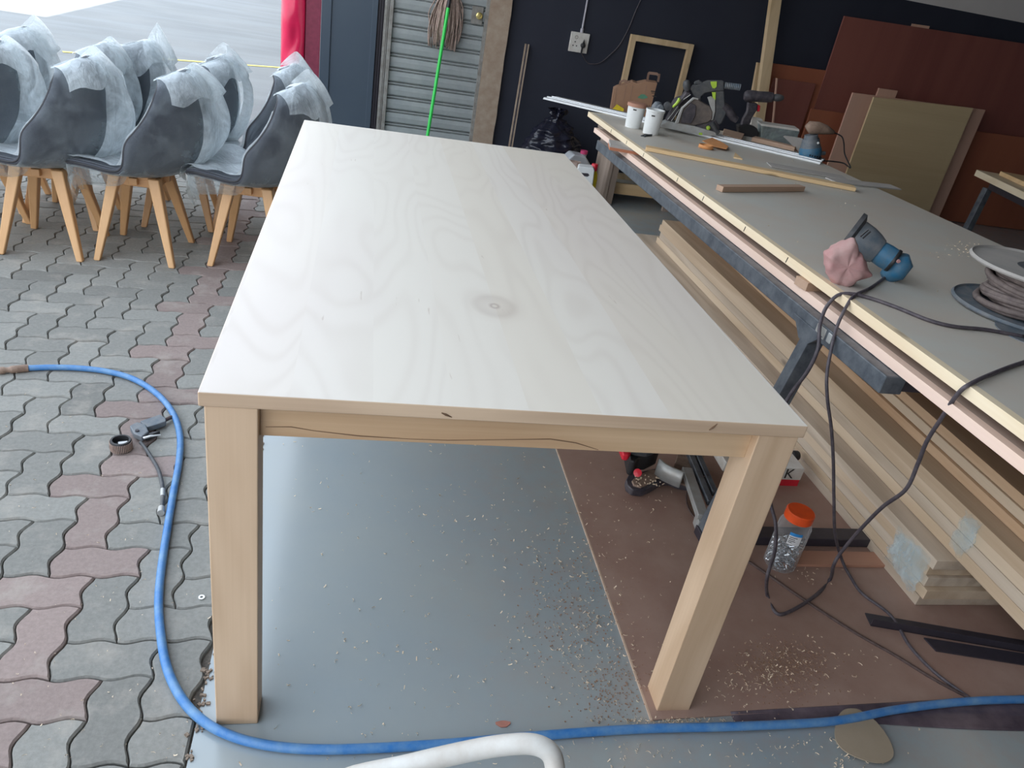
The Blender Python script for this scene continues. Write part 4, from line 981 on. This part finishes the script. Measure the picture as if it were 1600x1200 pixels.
# mitre saw under table
def zm(x, y): return (930 + x*200/1412, 680 + y*170/1200)
def m_(x, y, z=.0): return at(*zm(x, y), z)
ms = m_(560, 520, 0)
t = thing('mitre_saw', 'grey and red mitre saw standing on the hardboard under the table', 'mitre saw', ms)
z0 = .004
def pz(pts, za, zb_, nm, m, bev=.003, sm=True):
    return ob(nm, MB().prism([m_(x, y, za) for x, y in pts], (0,0,zb_-za)), m, t, bevel=bev, smooth=sm)
lp = [(318,560),(330,620),(390,670),(500,682),(600,640),(730,560),(800,560),(900,600),(1040,625),(1060,570),(900,480),(740,420),(600,440),(440,480),(350,500)]
pz(lp, z0, .03, 'base_casting', M['dark_tool'], .005)
lp = [(400,520),(420,570),(500,590),(600,545),(720,470),(860,520),(1020,575),(1030,545),(900,470),(740,400),(600,400),(450,470)]
pz(lp, .028, .036, 'turntable', M['brown_dust'], .002)
b = MB(); q = [m_(690,330,.07), m_(760,390,.07), m_(860,440,.07), m_(960,480,.07)]
q = catmull(q, 5); vs = [x for p in q for x in (V((p.x,p.y,.035)), V((p.x,p.y,.095)))]
b.add(vs, [(2*j, 2*j+1, 2*j+3, 2*j+2) for j in range(len(q)-1)]); ob('scale_rim', b, M['alu_dull'], t, fix=False, solid=.008, smooth='all')
def bar(a_, b_, w_, h_, zlo, nm, m):
    a_, b_ = V((a_.x, a_.y, zlo)), V((b_.x, b_.y, zlo)); dv = b_-a_; s = V((-dv.y, dv.x, 0)).normalized()*w_/2
    return ob(nm, MB().prism([a_-s, b_-s, b_+s, a_+s], (0,0,h_)), m, t, bevel=.003)
bar(m_(1010,370,.06), m_(1190,900,.06), .034, .022, .045, 'fence', M['alu_dull'])
bar(m_(1180,860,.05), m_(1215,960,.05), .04, .04, .010, 'fence_foot', M['alu_dull'])
bar(m_(1040,200,.06), m_(1270,750,.06), .020, .02, .05, 'slide_bar', M['steel'])
bar(m_(1120,200,.06), m_(1320,650,.06), .020, .02, .05, 'slide_bar', M['steel'])
bar(m_(900,240,.03), m_(1180,330,.03), .12, .02, .02, 'table_extension', M['brown_dust'])
pz([(300,230),(340,440),(400,460),(440,400),(540,390),(660,330),(670,220),(560,240),(440,230)], .04, .10, 'motor_housing', M['black'], .008)
pz([(280,180),(440,235),(560,250),(660,210),(620,140),(300,120)], .10, .14, 'motor_cap', M['grey_tool'], .006)
pz([(250,180),(290,280),(350,290),(385,240),(330,215),(290,180)], .10, .125, 'handle', M['red_plastic'], .006)
ob('lock_knob', MB().lathe([(0,0),(.012,0),(.013,.004),(.013,.014),(0,.016)], m_(468,415,.085), CAM-m_(468,415,.085), 20, False), M['red_plastic'], t, smooth=True)
pz([(1300,230),(1400,220),(1470,420),(1400,400)], .06, .10, 'side_support', M['white_dusty'], .004)
ob('power_cable', MB().tube([m_(1250,440,.07), m_(1130,490,.05), m_(1040,570,.03), m_(1005,690,.01), m_(1040,830,.008), m_(1140,960,.008)], .003, 8, sm=6), M['cord_brown'], t, smooth='all')
b = MB(); q = random.Random(31)
for k in range(40):
    p = m_(q.uniform(440,760), q.uniform(440,560), .037); b.box(p, (.006*q.random()+.002, .003, .002), Matrix.Rotation(q.uniform(0,3), 3, 'Z'))
o = ob('shavings', b, M['shaving'], t); o['kind'] = 'stuff'

# steel angles at right
def floor_bar(p, q, w_, h_, m, lb, nm='steel_angle', z=.0036):
    a, c = at(*p, z), at(*q, z); dv = c-a; dv.z = 0; s = V((-dv.y, dv.x, 0)).normalized()*w_
    if s.y < 0: s = -s
    return a, a + dv, s
a, c_, s = floor_bar((1360,978), (1700,1037), .046, .02, None, '')
tag(ob('steel_angle', MB().prism([a, a+s, a+s+V((0,0,.003)), a+V((0,0,.003))], c_-a).prism([a, a+s*.1, a+s*.1+V((0,0,.024)), a+V((0,0,.024))], c_-a), M['steel_dark']), 'black drilled steel angle on the hardboard, the longer one nearer the planks', 'steel angle', 'black steel lengths on the hardboard')
a, c_, s = floor_bar((1462,1018), (1700,1056), .042, .003, None, '')
tag(ob('steel_strip', MB().prism([a, a+s-(c_-a).normalized()*.015, c_+s, c_], (0,0,.004)), M['steel_dark']), 'flat black steel strip in front of the drilled steel angle', 'steel strip', 'black steel lengths on the hardboard')
# oval card
def zo(x, y): return (1280 + x/5, 1060 + y/5)
lp = [(150,290),(200,245),(290,242),(360,280),(440,340),(520,440),(570,540),(575,610),(530,655),(440,662),(330,635),(210,580),(135,500),(120,400)]
P = catmull([at(*zo(x, y), .0100) for x, y in lp+[lp[0]]], 4)[:-1]
tag(ob('cardboard_oval', MB().prism(P, (0,0,.0022)), M['card']), 'grey-brown oval cardboard piece lying half under the blue hose', 'cardboard')
# dark film strip by the sheet edge
b = MB()
def fs_(u, v):
    x = 1.12 + u*1.35; e0 = -.006 + .036*u; wd = .030 + .075*max(0, math.sin(max(0, min(1, (u-.12)/.75))*math.pi*.62))**1.2
    p = V((x, e0 - v*wd, .0048 - .0034*min(1, v*3))); p.z += .0055*max(0, math.sin(v*math.pi))*(.4+abs(noise.noise(V((x*5, v*3.5, 0))*2)))*min(1, u*4)
    return p
b.grid(fs_, 60, 14)
tag(ob('plastic_sleeve', b, M['glint_plastic'], fix=False, smooth='all', solid=.0008), 'crumpled dark purple-black plastic sleeve along the sheet edge under the hose', 'plastic')
# red-brown flake
c = at(786, 1132)
tag(ob('bark_flake', MB().prism([c+V((.016*math.cos(a)*(1+.25*math.sin(a*3)), .008*math.sin(a), .0005)) for a in [k*.63 for k in range(10)]], (0,0,.002)), plain('salmon_flake', (.45,.19,.14), .8)), 'small salmon coloured flake on the grey floor in front of the table', 'flake')
# shavings
b = MB(); q = random.Random(77)
def curl(p, s):
    s *= 1.45
    a = q.uniform(0, 6.28); dx = V((math.cos(a), math.sin(a), 0)); dy = V((-dx.y, dx.x, 0)); w_ = s*q.uniform(.12, .3); ar = q.uniform(1.0, 4.2); R_ = s/ar*1.2
    vs = []; m_n = 5
    flat = q.random() < .5
    for k in range(m_n+1):
        th = ar*k/m_n
        if flat: c = p + dx*(R_*math.sin(th)) + dy*(R_*(1-math.cos(th))); c.z += .0008; vs += [c, c+V((0,0,w_))]
        else: c = p + dx*(R_*math.sin(th)*.9) + V((0,0,R_*(1-math.cos(th))*.6+.0006)); vs += [c, c+dy*w_]
    b.add(vs, [(2*k, 2*k+1, 2*k+3, 2*k+2) for k in range(m_n)])
def scatter(px, py, sx_, sy_, n_, s0=.006, z=.0005):
    for k in range(n_):
        x = q.gauss(px, sx_); y = q.gauss(py, sy_)
        p = at(x, y, z)
        if p.x > .925 and -.02 < p.y < 3.3: p = at(x, y, .0036)
        if p.x > 1.8 and p.y > .3: continue
        if p.x < -.02: continue
        curl(p, s0*q.uniform(.4, 1.3))
scatter(880, 900, 60, 100, 260, .0065); scatter(930, 1010, 45, 50, 200, .006); scatter(750, 820, 70, 50, 60); scatter(620, 760, 130, 60, 60); scatter(800, 1060, 160, 50, 80); scatter(1040,1127,50,3,130,.006)
scatter(1220, 1030, 50, 20, 150, .006); scatter(1160, 1070, 30, 18, 70); scatter(1010, 800, 45, 40, 60); scatter(1200, 1160, 100, 22, 70); scatter(1320, 1175, 16, 18, 40, .008); scatter(1250, 1060, 70, 20, 50); scatter(1260,900,25,8,20)
scatter(560, 900, 120, 180, 60); scatter(700, 1180, 160, 14, 40); scatter(1000, 1180, 60, 14, 30); scatter(600, 1050, 120, 60, 50)
tag(ob('wood_shavings', b, M['shaving'], origin=(.8,.3,0), fix=False), 'scattered curled pale wood shavings on the floor around the table', 'shavings', kind='stuff')
b = MB()
for k in range(150):
    x = q.uniform(5, 330); y = q.uniform(560, 1190); p = at(x, y, .0025)
    if p.x < -.035: curl(p, .005*q.uniform(.4, 1.2))
tag(ob('wood_shavings', b, M['shaving'], origin=(-.3,.3,0), fix=False), 'sparse curled wood shavings on the grey pavers left of the table', 'shavings', kind='stuff')
b = MB()
for (px, py, sx_, sy_, n_) in ((1225,1035,32,16,900), (1230,1060,40,22,400), (895,950,45,60,500), (960,1080,30,30,300)):
    for k in range(n_):
        x, y = q.gauss(px, sx_), q.gauss(py, sy_); p = at(x, y, .0012); p = at(x, y, .0036) if p.x > .925 and p.y > -.02 else p
        s = q.uniform(.0008, .0024); b.box(p, (s*1.6, s, s*.7), Matrix.Rotation(q.uniform(0,3), 3, 'Z'))
tag(ob('sawdust', b, M['sawdust'], origin=(1,.2,0)), 'brown sawdust patch on the hardboard near the right table leg', 'sawdust', kind='stuff')
b = MB()
for k in range(60):
    y = q.uniform(.0, 3.2); x = q.uniform(1.55, 2.5); curl(V((x, y, BT(y)+.0005)), .006*q.uniform(.4,1.2))
for k in range(60): curl(bt(q.gauss(1500,22), q.gauss(390,8)), .005)
tag(ob('wood_shavings', b, M['shaving'], origin=(2,1,.8), fix=False), 'few wood crumbs scattered over the dusty bench top', 'shavings', kind='stuff')

# white tubular frame in the foreground
c0 = CAM + ray(560,1213)*1.0
pp = [CAM + ray(x, y)*d_ for x, y, d_ in ((520,1228,.98),(640,1195,.99),(740,1172,1.0),(800,1163,1.0),(838,1164,1.0),(862,1180,1.0),(868,1215,1.0),(866,1260,1.0))]
e = pp[-1]; s0 = pp[0]
down = [V((e.x, e.y-.01, .3)), V((e.x+.01, e.y-.015, .012))]
lft = [V((s0.x-.02, s0.y-.03, s0.z-.06)), V((s0.x-.03, s0.y-.04, .25)), V((s0.x-.03, s0.y-.04, .012))]
t = thing('tubular_stool', 'white scuffed tubular metal stool frame at the bottom frame edge', 'stool frame', ((e.x+s0.x)/2, e.y-.1, 0))
ob('tube_hoop', MB().tube(lft[::-1] + pp + down, .0135, 16, sm=6), M['white_dusty'], t, smooth='all')
for P_ in (lft[-1], down[-1]): ob('rubber_foot', MB().lathe([(0,0),(.017,0),(.016,.02),(0,.02)], V((P_.x, P_.y, 0)), n=16, cap=False), M['black'], t, smooth=True)

# ================================================================== BACK WALL THINGS
sp = aty(907, 73, WY)
t = thing('wall_socket', 'white switched wall socket plate with one black plug', 'socket', (1.80, WY, .98))
tl, tr_, br, bl = aty(895,56,WY-.02), aty(922,60,WY-.02), aty(917,91,WY-.02), aty(890,87,WY-.02)
x0, x1, z0_, z1_ = 1.725, 1.872, .905, 1.045
ob('plate', MB().bb((x0, WY-.022, z0_), (x1, WY, z1_)), M['white_dusty'], t, bevel=.004)
b = MB()
for dx, dz in ((.04,.072), (.028,.045), (.056,.045)): b.lathe([(0,0),(.005,0),(.005,.002),(0,.002)], (x0+dx, WY-.022, z0_+dz), (0,-1,0), 10, False)
b.lathe([(.010,0),(.012,.001),(.010,.0015)], (x0+.045, WY-.022, z0_+.105), (0,-1,0), 14, False)
ob('socket_holes', b, M['black'], t)
pb = MB().lathe([(0,0),(.018,0),(.020,.012),(.012,.03),(0,.032)], (x0+.104, WY-.022, z0_+.055), (0,-1,0), 16, False); pb.prism([(x0+.104-.016, WY-.03, z0_+.05), (x0+.104+.016, WY-.03, z0_+.05), (x0+.104, WY-.03, z0_+.10)], (0,-.014,0)); pb.box((x0+.1, WY-.035, z0_+.02), (.012,.012,.04))
pl = tag(ob('power_plug', pb, M['black'], bevel=.002, smooth=True), 'black three-pin plug in the right side of the wall socket', 'plug')
t = thing('conduit', 'thin pale conduit pipe rising from the wall socket', 'conduit', (1.81, WY-.01, 1.05))
ob('pipe', MB().tube([(1.805, WY-.012, 1.06), (1.80, WY-.012, 1.66), (1.80, WY-.012, 2.9)], .0075, 10), M['conduit'], t, smooth=True)
ob('adaptor', MB().lathe([(.013,0),(.013,.028),(.009,.032)], (1.805, WY-.012, 1.045), n=14), M['conduit'], t, smooth=True)
cw = [(1.828, WY-.03, .905)] + [tuple(aty(x, y, WY-.008)) for x, y in ((917,97),(925,100),(938,98),(955,84),(968,70),(982,45),(992,20),(1003,-5),(1010,-30))]
tag(ob('trailing_cable', MB().tube(cw, .0035, 8, sm=6), M['cable'], smooth='all'), 'thin grey cord curving up the navy wall from the socket', 'cord')
# frame on the wall, leaning
def aw(px, py, y=WY-.06): return aty(px, py, y)
t = thing('open_timber_frame', 'open rectangular pale wooden frame leaning on the navy wall', 'frame', (2.45, WY-.06, 0))
yw = WY-.07
tl, tr_ = aw(987,54), aw(1084,69); bw = .042
zt = (tl.z+tr_.z)/2
def fr(x0, x1, z0, z1, nm): return ob(nm, MB().bb((x0, yw, z0), (x1, yw+.045, z1)), M['stud'], t, bevel=.002)
fr(2.185, 2.185+bw, .0, zt, 'stile'); fr(2.70-bw, 2.70, .0, zt, 'stile'); fr(2.185+bw, 2.70-bw, zt-bw, zt, 'rail'); fr(2.185+bw, 2.70-bw, .0, bw, 'rail')
# mop hanging upside down
t = thing('mop', 'string mop with bright green handle standing head up against the slatted door', 'mop', (.72, WY-.12, 0))
ym = WY-.10
a, c_ = aty(701, 8, ym), aty(668, 212, ym-.15); dv = (c_-a); c0 = a + dv*((0.0-a.z)/dv.z)
ob('handle', MB().tube([a, c0], .0125, 14), M['green'], t, smooth=True)
ob('ferrule', MB().tube([a + dv*.02, a - dv*.12], .014, 12), M['black'], t, smooth=True)
b = MB(); q = random.Random(6); top = a - dv*.10
for k in range(110):
    an = q.uniform(-math.pi*1.25, math.pi*.25); r_ = q.uniform(.03, .13); ln = q.uniform(.30, .46)
    p = top + V((math.cos(an)*.018, .035+math.sin(an)*.012, .06)); pts = [p]
    tx, ty = math.cos(an)*r_*1.0-.012, .012+math.sin(an)*r_*.35
    for s in (.25, .5, .75, 1.0):
        pts.append(V((p.x + tx*min(1, s*1.6)*(1-.25*s)+q.gauss(0,.004), p.y+ty*min(1, s*1.6)*.8, p.z - ln*s)))
    b.tube(pts, .0042, 5, sm=2)
yn = ob('yarn_head', b, M['mop'], t, smooth='all', fix=False)
# striped measuring strip leaning
t0 = aty(824, 69, WY-.03); t1 = aty(798, 228, WY-.18); dv = t1-t0; t1 = t0 + dv*((.01-t0.z)/dv.z)
b = MB()
tt = thing('aluminium_strip', 'thin yellowish ribbed metal strip leaning on the navy wall beside the jamb', 'metal strip', t1)
for k, m in ((0, M['brass']), (1, M['dark_tool']), (2, M['brass'])):
    o_ = V((-.017+.0115*k, 0, 0)); ob('rib', MB().prism([t1+o_, t1+o_+V((.0105,0,0)), t1+o_+V((.0105,.012,0)), t1+o_+V((0,.012,0))], t0-t1), M['jamb'] if k != 1 else m, tt)
# refuse bag
bc = V((1.66, WY-.32, 0)); b = MB(); nu, nv = 90, 60
def rb(u, v):
    a = u*2*math.pi; z = v*.52; r_ = .25*math.sin(min(1, v*1.06+.12)*math.pi*.93)**.6*(1-.25*v) + (.012 if v > .93 else 0)
    if v > .86: r_ = .02 + .02*abs(math.sin(a*3)) + (v-.86)*.3*abs(math.sin(a*2+1))
    p = V((bc.x+r_*math.cos(a), bc.y+r_*math.sin(a)*.8, z+.002)); k = noise.noise(p*9)*.04+noise.noise(V((p.x*16,p.y*16,p.z*34)))*.028+noise.noise(p*60)*.008
    return p + V((math.cos(a), math.sin(a), 0))*k
b.grid(rb, nu, nv)
t = thing('refuse_bag', 'knotted black refuse bag slumped against the navy wall', 'bag', bc); ob('sack', b, M['black_bag'], t, fix=False, smooth='all')
# bottles beyond the table's far right corner
def jug(c, w_, dpt, h_, m, capm, lb, handle=True, ang=0.0):
    t = thing('jug' if handle else 'bottle', lb, 'jug' if handle else 'bottle', c, )
    R3 = Matrix.Rotation(ang, 3, 'Z'); c = V(c)
    def P(x, y, z): return c + R3 @ V((x, y, z))
    if handle:
        sh_ = [(-w_/2,0),(w_/2,0),(w_/2,h_*.70),(w_*.20,h_*.90),(-w_*.30,h_*.93),(-w_/2,h_*.80)]
        b = MB().prism([P(x, -dpt/2, z) for x, z in sh_], R3 @ V((0, dpt, 0))); ob('body', b, m, t, bevel=.012, smooth=True)
        ob('neck', MB().lathe([(.022,h_*.86),(.022,h_*.94)], P(w_*.22,0,0), n=16), m, t, smooth=True)
        ob('cap', MB().lathe([(0,h_),(.026,h_),(.027,h_*.93),(.026,h_*.92)], P(w_*.22,0,0), n=18, cap=False), capm, t, smooth=True)
    else:
        ob('body', MB().lathe([(0,0),(w_/2,0),(w_/2,h_*.62),(w_*.42,h_*.76),(w_*.26,h_*.85)], c, n=24), m, t, smooth=True)
        ob('cap', MB().lathe([(w_*.30,h_*.84),(w_*.31,h_*.98),(w_*.27,h_),(0,h_)], c, n=20, cap=False), capm, t, smooth=True)
    return t
g1 = at(905, 292); 
def place_top(px, py, y, h):   # floor spot at depth y whose point at height h shows at this pixel row
    p = aty(px, py, y); return V((p.x, y, 0)), p.z
c, h1 = place_top(911, 235, 4.55, 0); jug(c+V((-.03,0,0)), .19, .13, h1, M['jug'], plain('magenta_cap', (.55,.05,.16), .4), 'grey translucent jug with magenta cap beyond the far table corner', True, .1)
c, h2 = place_top(920, 262, 4.15, 0)
t = thing('jug', 'pale blue-white plastic jerrycan with a grip hole beyond the far table corner', 'jug', c)
f, n = up_plane(c)
ln_ = [(903,262),(905,260),(927,262.5),(929,266),(925,300),(918,345),(885,340)]
outer = [f(*p) for p in ln_]; 
b = MB()
hole = [f(*p) for p in ((908,270),(919,271),(921,274),(918,276),(911,275),(907,272))]
ob('body', traced(ln_, f, n, .10), M['white_plastic'], t, bevel=.006, smooth=True)
ob('grip_recess', MB().prism(hole, n*.003).v and MB().prism([p-n*.0015 for p in hole], n*.003), M['steel_dark'], t)
c, h3 = place_top(930, 256, 4.22, 0); jug(c, .075, .07, h3, M['yellow'], M['red_plastic'], 'yellow bottle with red cap beside the pale jerrycan', False)
c, hh = place_top(897, 252, 4.3, 0); b = MB(); b.grid(lambda u, v: V((c.x + .07*math.cos(u*6.283)*(1-.3*v)+.012*noise.noise(V((u*9,v*3,0))), c.y+.05*math.sin(u*6.283)*(1-.3*v), hh*v*1.0)), 30, 10)
tag(ob('rag_bundle', b, M['mop'], fix=False, smooth='all'), 'brownish rag bundle standing between the jugs and the table', 'rag')
# low wooden stand
t = thing('wooden_stand', 'low rough wooden stand on the floor beyond the end of the planks', 'stand', (2.2, 4.4, 0))
for (x, y) in ((1.985, 4.29), (2.425, 4.26), (1.985, 4.62), (2.425, 4.62)): ob('leg', MB().bb((x, y, 0), (x+.05, y+.035, .46)), M['oak'], t, bevel=.002)
ob('side_board', MB().bb((1.955, 4.28, .0), (1.983, 4.63, .50)), M['oak'], t, bevel=.003)
ob('stretcher', MB().bb((2.035, 4.40, .055), (2.60, 4.425, .135)), M['batten_x'], t, bevel=.001)
ob('shelf_board', MB().bb((1.93, 4.24, .46), (2.7, 4.68, .48)), M['oak'], t, bevel=.001)
for k in range(3):
    tag(ob('plank_end', MB().bb((2.05+.035*k, 4.33-.01*k, .28-.0*k), (2.075+.035*k, 4.9, .455)), [M['pine2'], M['pine'], M['oak']][k], bevel=.001), ['leftmost', 'middle', 'rightmost'][k]+' of three upright short boards tucked inside the low wooden stand', 'board', 'short boards in the wooden stand')
# leaning boards at the back right
def leaner(nm, quad, y0, th, m, lb, cat='board', parent=None, lean=.0, extra_down=True):
    P = [aty(px, py, y0) for px, py in quad]
    if quad[1][0] >= 1600: P[1] = P[0] + (P[1]-P[0])*((6.55-P[0].x)/(P[1].x-P[0].x))
    dz = V((P[1].x-P[0].x, 0, P[1].z-P[0].z))
    if extra_down:
        lo = [V((P[1].x, y0, .004)), V((P[0].x, y0, .004))]
        P = [P[0], P[1]] + lo
    b = MB().prism(P, (0, th, 0)); o = ob(nm, b, m, parent, bevel=.001)
    if parent is None: tag(o, lb, cat)
    return o
leaner('plywood_sheet', [(1320,25),(1600,68)], WY-.05, .018, M['board_red'], 'large dark red-brown plywood sheet on the back wall, tallest of the leaning boards') 
P = aty(1600, 68, WY-.05)
leaner('plywood_sheet', [(1208,99),(1297,111)], WY-.045, .015, M['board_red2'], 'orange-brown plywood sheet right of the upright timber stud')
leaner('plywood_sheet', [(1210,122),(1275,131)], WY-.075, .015, M['board_red'], 'darker red-brown sheet in front of the orange-brown one behind the drill')
leaner('plywood_sheet', [(1268,170),(1600,215)], WY-.10, .015, M['board_red2'], 'low rust-red sheet standing across the foot of the tall dark sheet')
leaner('plywood_sheet', [(1333,145),(1540,172)], WY-.22, .018, M['board_pink'], 'pinkish brown plywood board behind the yellowish panel')
leaner('plywood_sheet', [(1374,138),(1403,142)], WY-.19, .018, M['board_pink'], 'narrow pinkish board whose top pokes up behind the yellowish panel')
leaner('plywood_sheet', [(1366,152),(1521,169)], WY-.28, .020, M['board_tan'], 'yellowish timber panel with swirling grain leaning behind the bench')
leaner('plywood_sheet', [(1426,37),(1453,41)], WY-.02, .012, M['board_pink'], 'thin board end peeking over the top of the tall dark red sheet')
# stud
a, c_ = aty(1211, -40, WY-.13), aty(1186, 142, WY-.20); dv = c_-a; lo = a + dv*((.004-a.z)/dv.z)
tag(ob('timber_stud', MB().prism([lo, lo+V((.085,0,0)), lo+V((.085,.05,0)), lo+V((0,.05,0))], a-lo), M['stud'], bevel=.002), 'tall pale timber stud leaning upright against the navy wall', 'stud')
a = aty(1184, 98, WY-.10); lo = aty(1176, 142, WY-.12); dv = lo-a; lo = a+dv*((.004-a.z)/dv.z)
tag(ob('timber_stud', MB().prism([lo, lo+V((.03,0,0)), lo+V((.03,.03,0)), lo+V((0,.03,0))], a-lo), M['stud'], bevel=.002), 'shorter narrow timber batten on the left side of the tall stud', 'stud')
a = aty(1213, 122, 4.6); lo = aty(1207, 190, 4.55); dv = lo-a; lo = a+dv*((.004-a.z)/dv.z)
tag(ob('thin_lath', MB().prism([lo, lo+V((.012,0,0)), lo+V((.012,.008,0)), lo+V((0,.008,0))], a-lo), M['board_pink']), 'thin pale lath standing upright behind the chuck of the drill', 'lath')
# second trestle with boards at the right edge
P = [aty(1528,263,3.35), None]
zt = aty(1528,263,3.35).z
def at2(px, py, z): return at(px, py, z)
zr = .62
q = [at(1526,265,zr), at(1600,300,zr)]; dv = (q[1]-q[0]); dv.normalize(); side = V((-dv.y, dv.x, 0)); 
if side.x < 0: side = -side
a = q[0]; 
def sl(a, w_, ln_, th, zz, m, nm, par=None):
    P = [V((a.x,a.y,zz)), V((a.x,a.y,zz))+dv*ln_, V((a.x,a.y,zz))+dv*ln_+side*w_, V((a.x,a.y,zz))+side*w_]
    return ob(nm, MB().prism(P, (0,0,th)), m, par, bevel=.001)
tag(sl(a, .5, 1.6, .045, zr-.045, M['batten'], 'timber_board'), 'thick pale timber board on the second trestle at the right frame edge', 'board')
tag(sl(a+side*.12+dv*.1, .3, 1.5, .03, zr+.002, M['batten_x'], 'timber_board'), 'yellow-brown board stacked upon the thick pale board at the right frame edge', 'board')
t = thing('steel_trestle', 'dark steel trestle under the pale timber board at the right frame edge', 'trestle', (a.x+.2, a.y-.2, 0))
r0_ = a + dv*.16 + side*.05
P = [V((r0_.x, r0_.y, zr-.1)), V((r0_.x, r0_.y, zr-.1))+dv*1.3]; s = side*.05
ob('rail', MB().prism([P[0], P[1], P[1]+s, P[0]+s], (0,0,.05)), M['steel_dark'], t, bevel=.003)
lg = r0_ + V((0,0,-.1))
A_ = V((lg.x, lg.y, zr-.1)); B_ = V((lg.x-.07, lg.y-.05, .01))
for off in (V((0,0,0)), dv*1.1):
    ob('leg', MB().hexa([B_+off, B_+off+V((.05,0,0)), B_+off+V((.05,.05,0)), B_+off+V((0,.05,0)), A_+off, A_+off+V((.05,0,0)), A_+off+V((.05,.05,0)), A_+off+V((0,.05,0))]), M['steel'], t, bevel=.003)
# red vinyl roll beyond the pillar
ry = 6.0
a, c_ = aty(440, 20, ry), aty(492, 20, ry)
b = MB(); x0, x1 = a.x, c_.x - .07
b.grid(lambda u, v: V((x0+(x1-x0)*u, ry - .09*math.sin(u*math.pi)**.6 + .018*noise.noise(V((u*2.5, v*7, 3)))*1.5, 1.5*v)), 18, 40)
t = thing('red_cover', 'glossy red vinyl covered column standing beyond the slate pillar', 'cover', ((x0+x1)/2, ry, 0))
ob('front', b, M['red_vinyl'], t, fix=False, smooth='all', solid=.006)
ob('side_panel', MB().bb((x1, ry-.03, 0), (c_.x+.05, ry+.2, 1.5)), M['dark_red'], t, bevel=.006)
ob('base', MB().bb((x0, ry, 0), (x1, ry+.2, 1.49)), M['dark_red'], t)
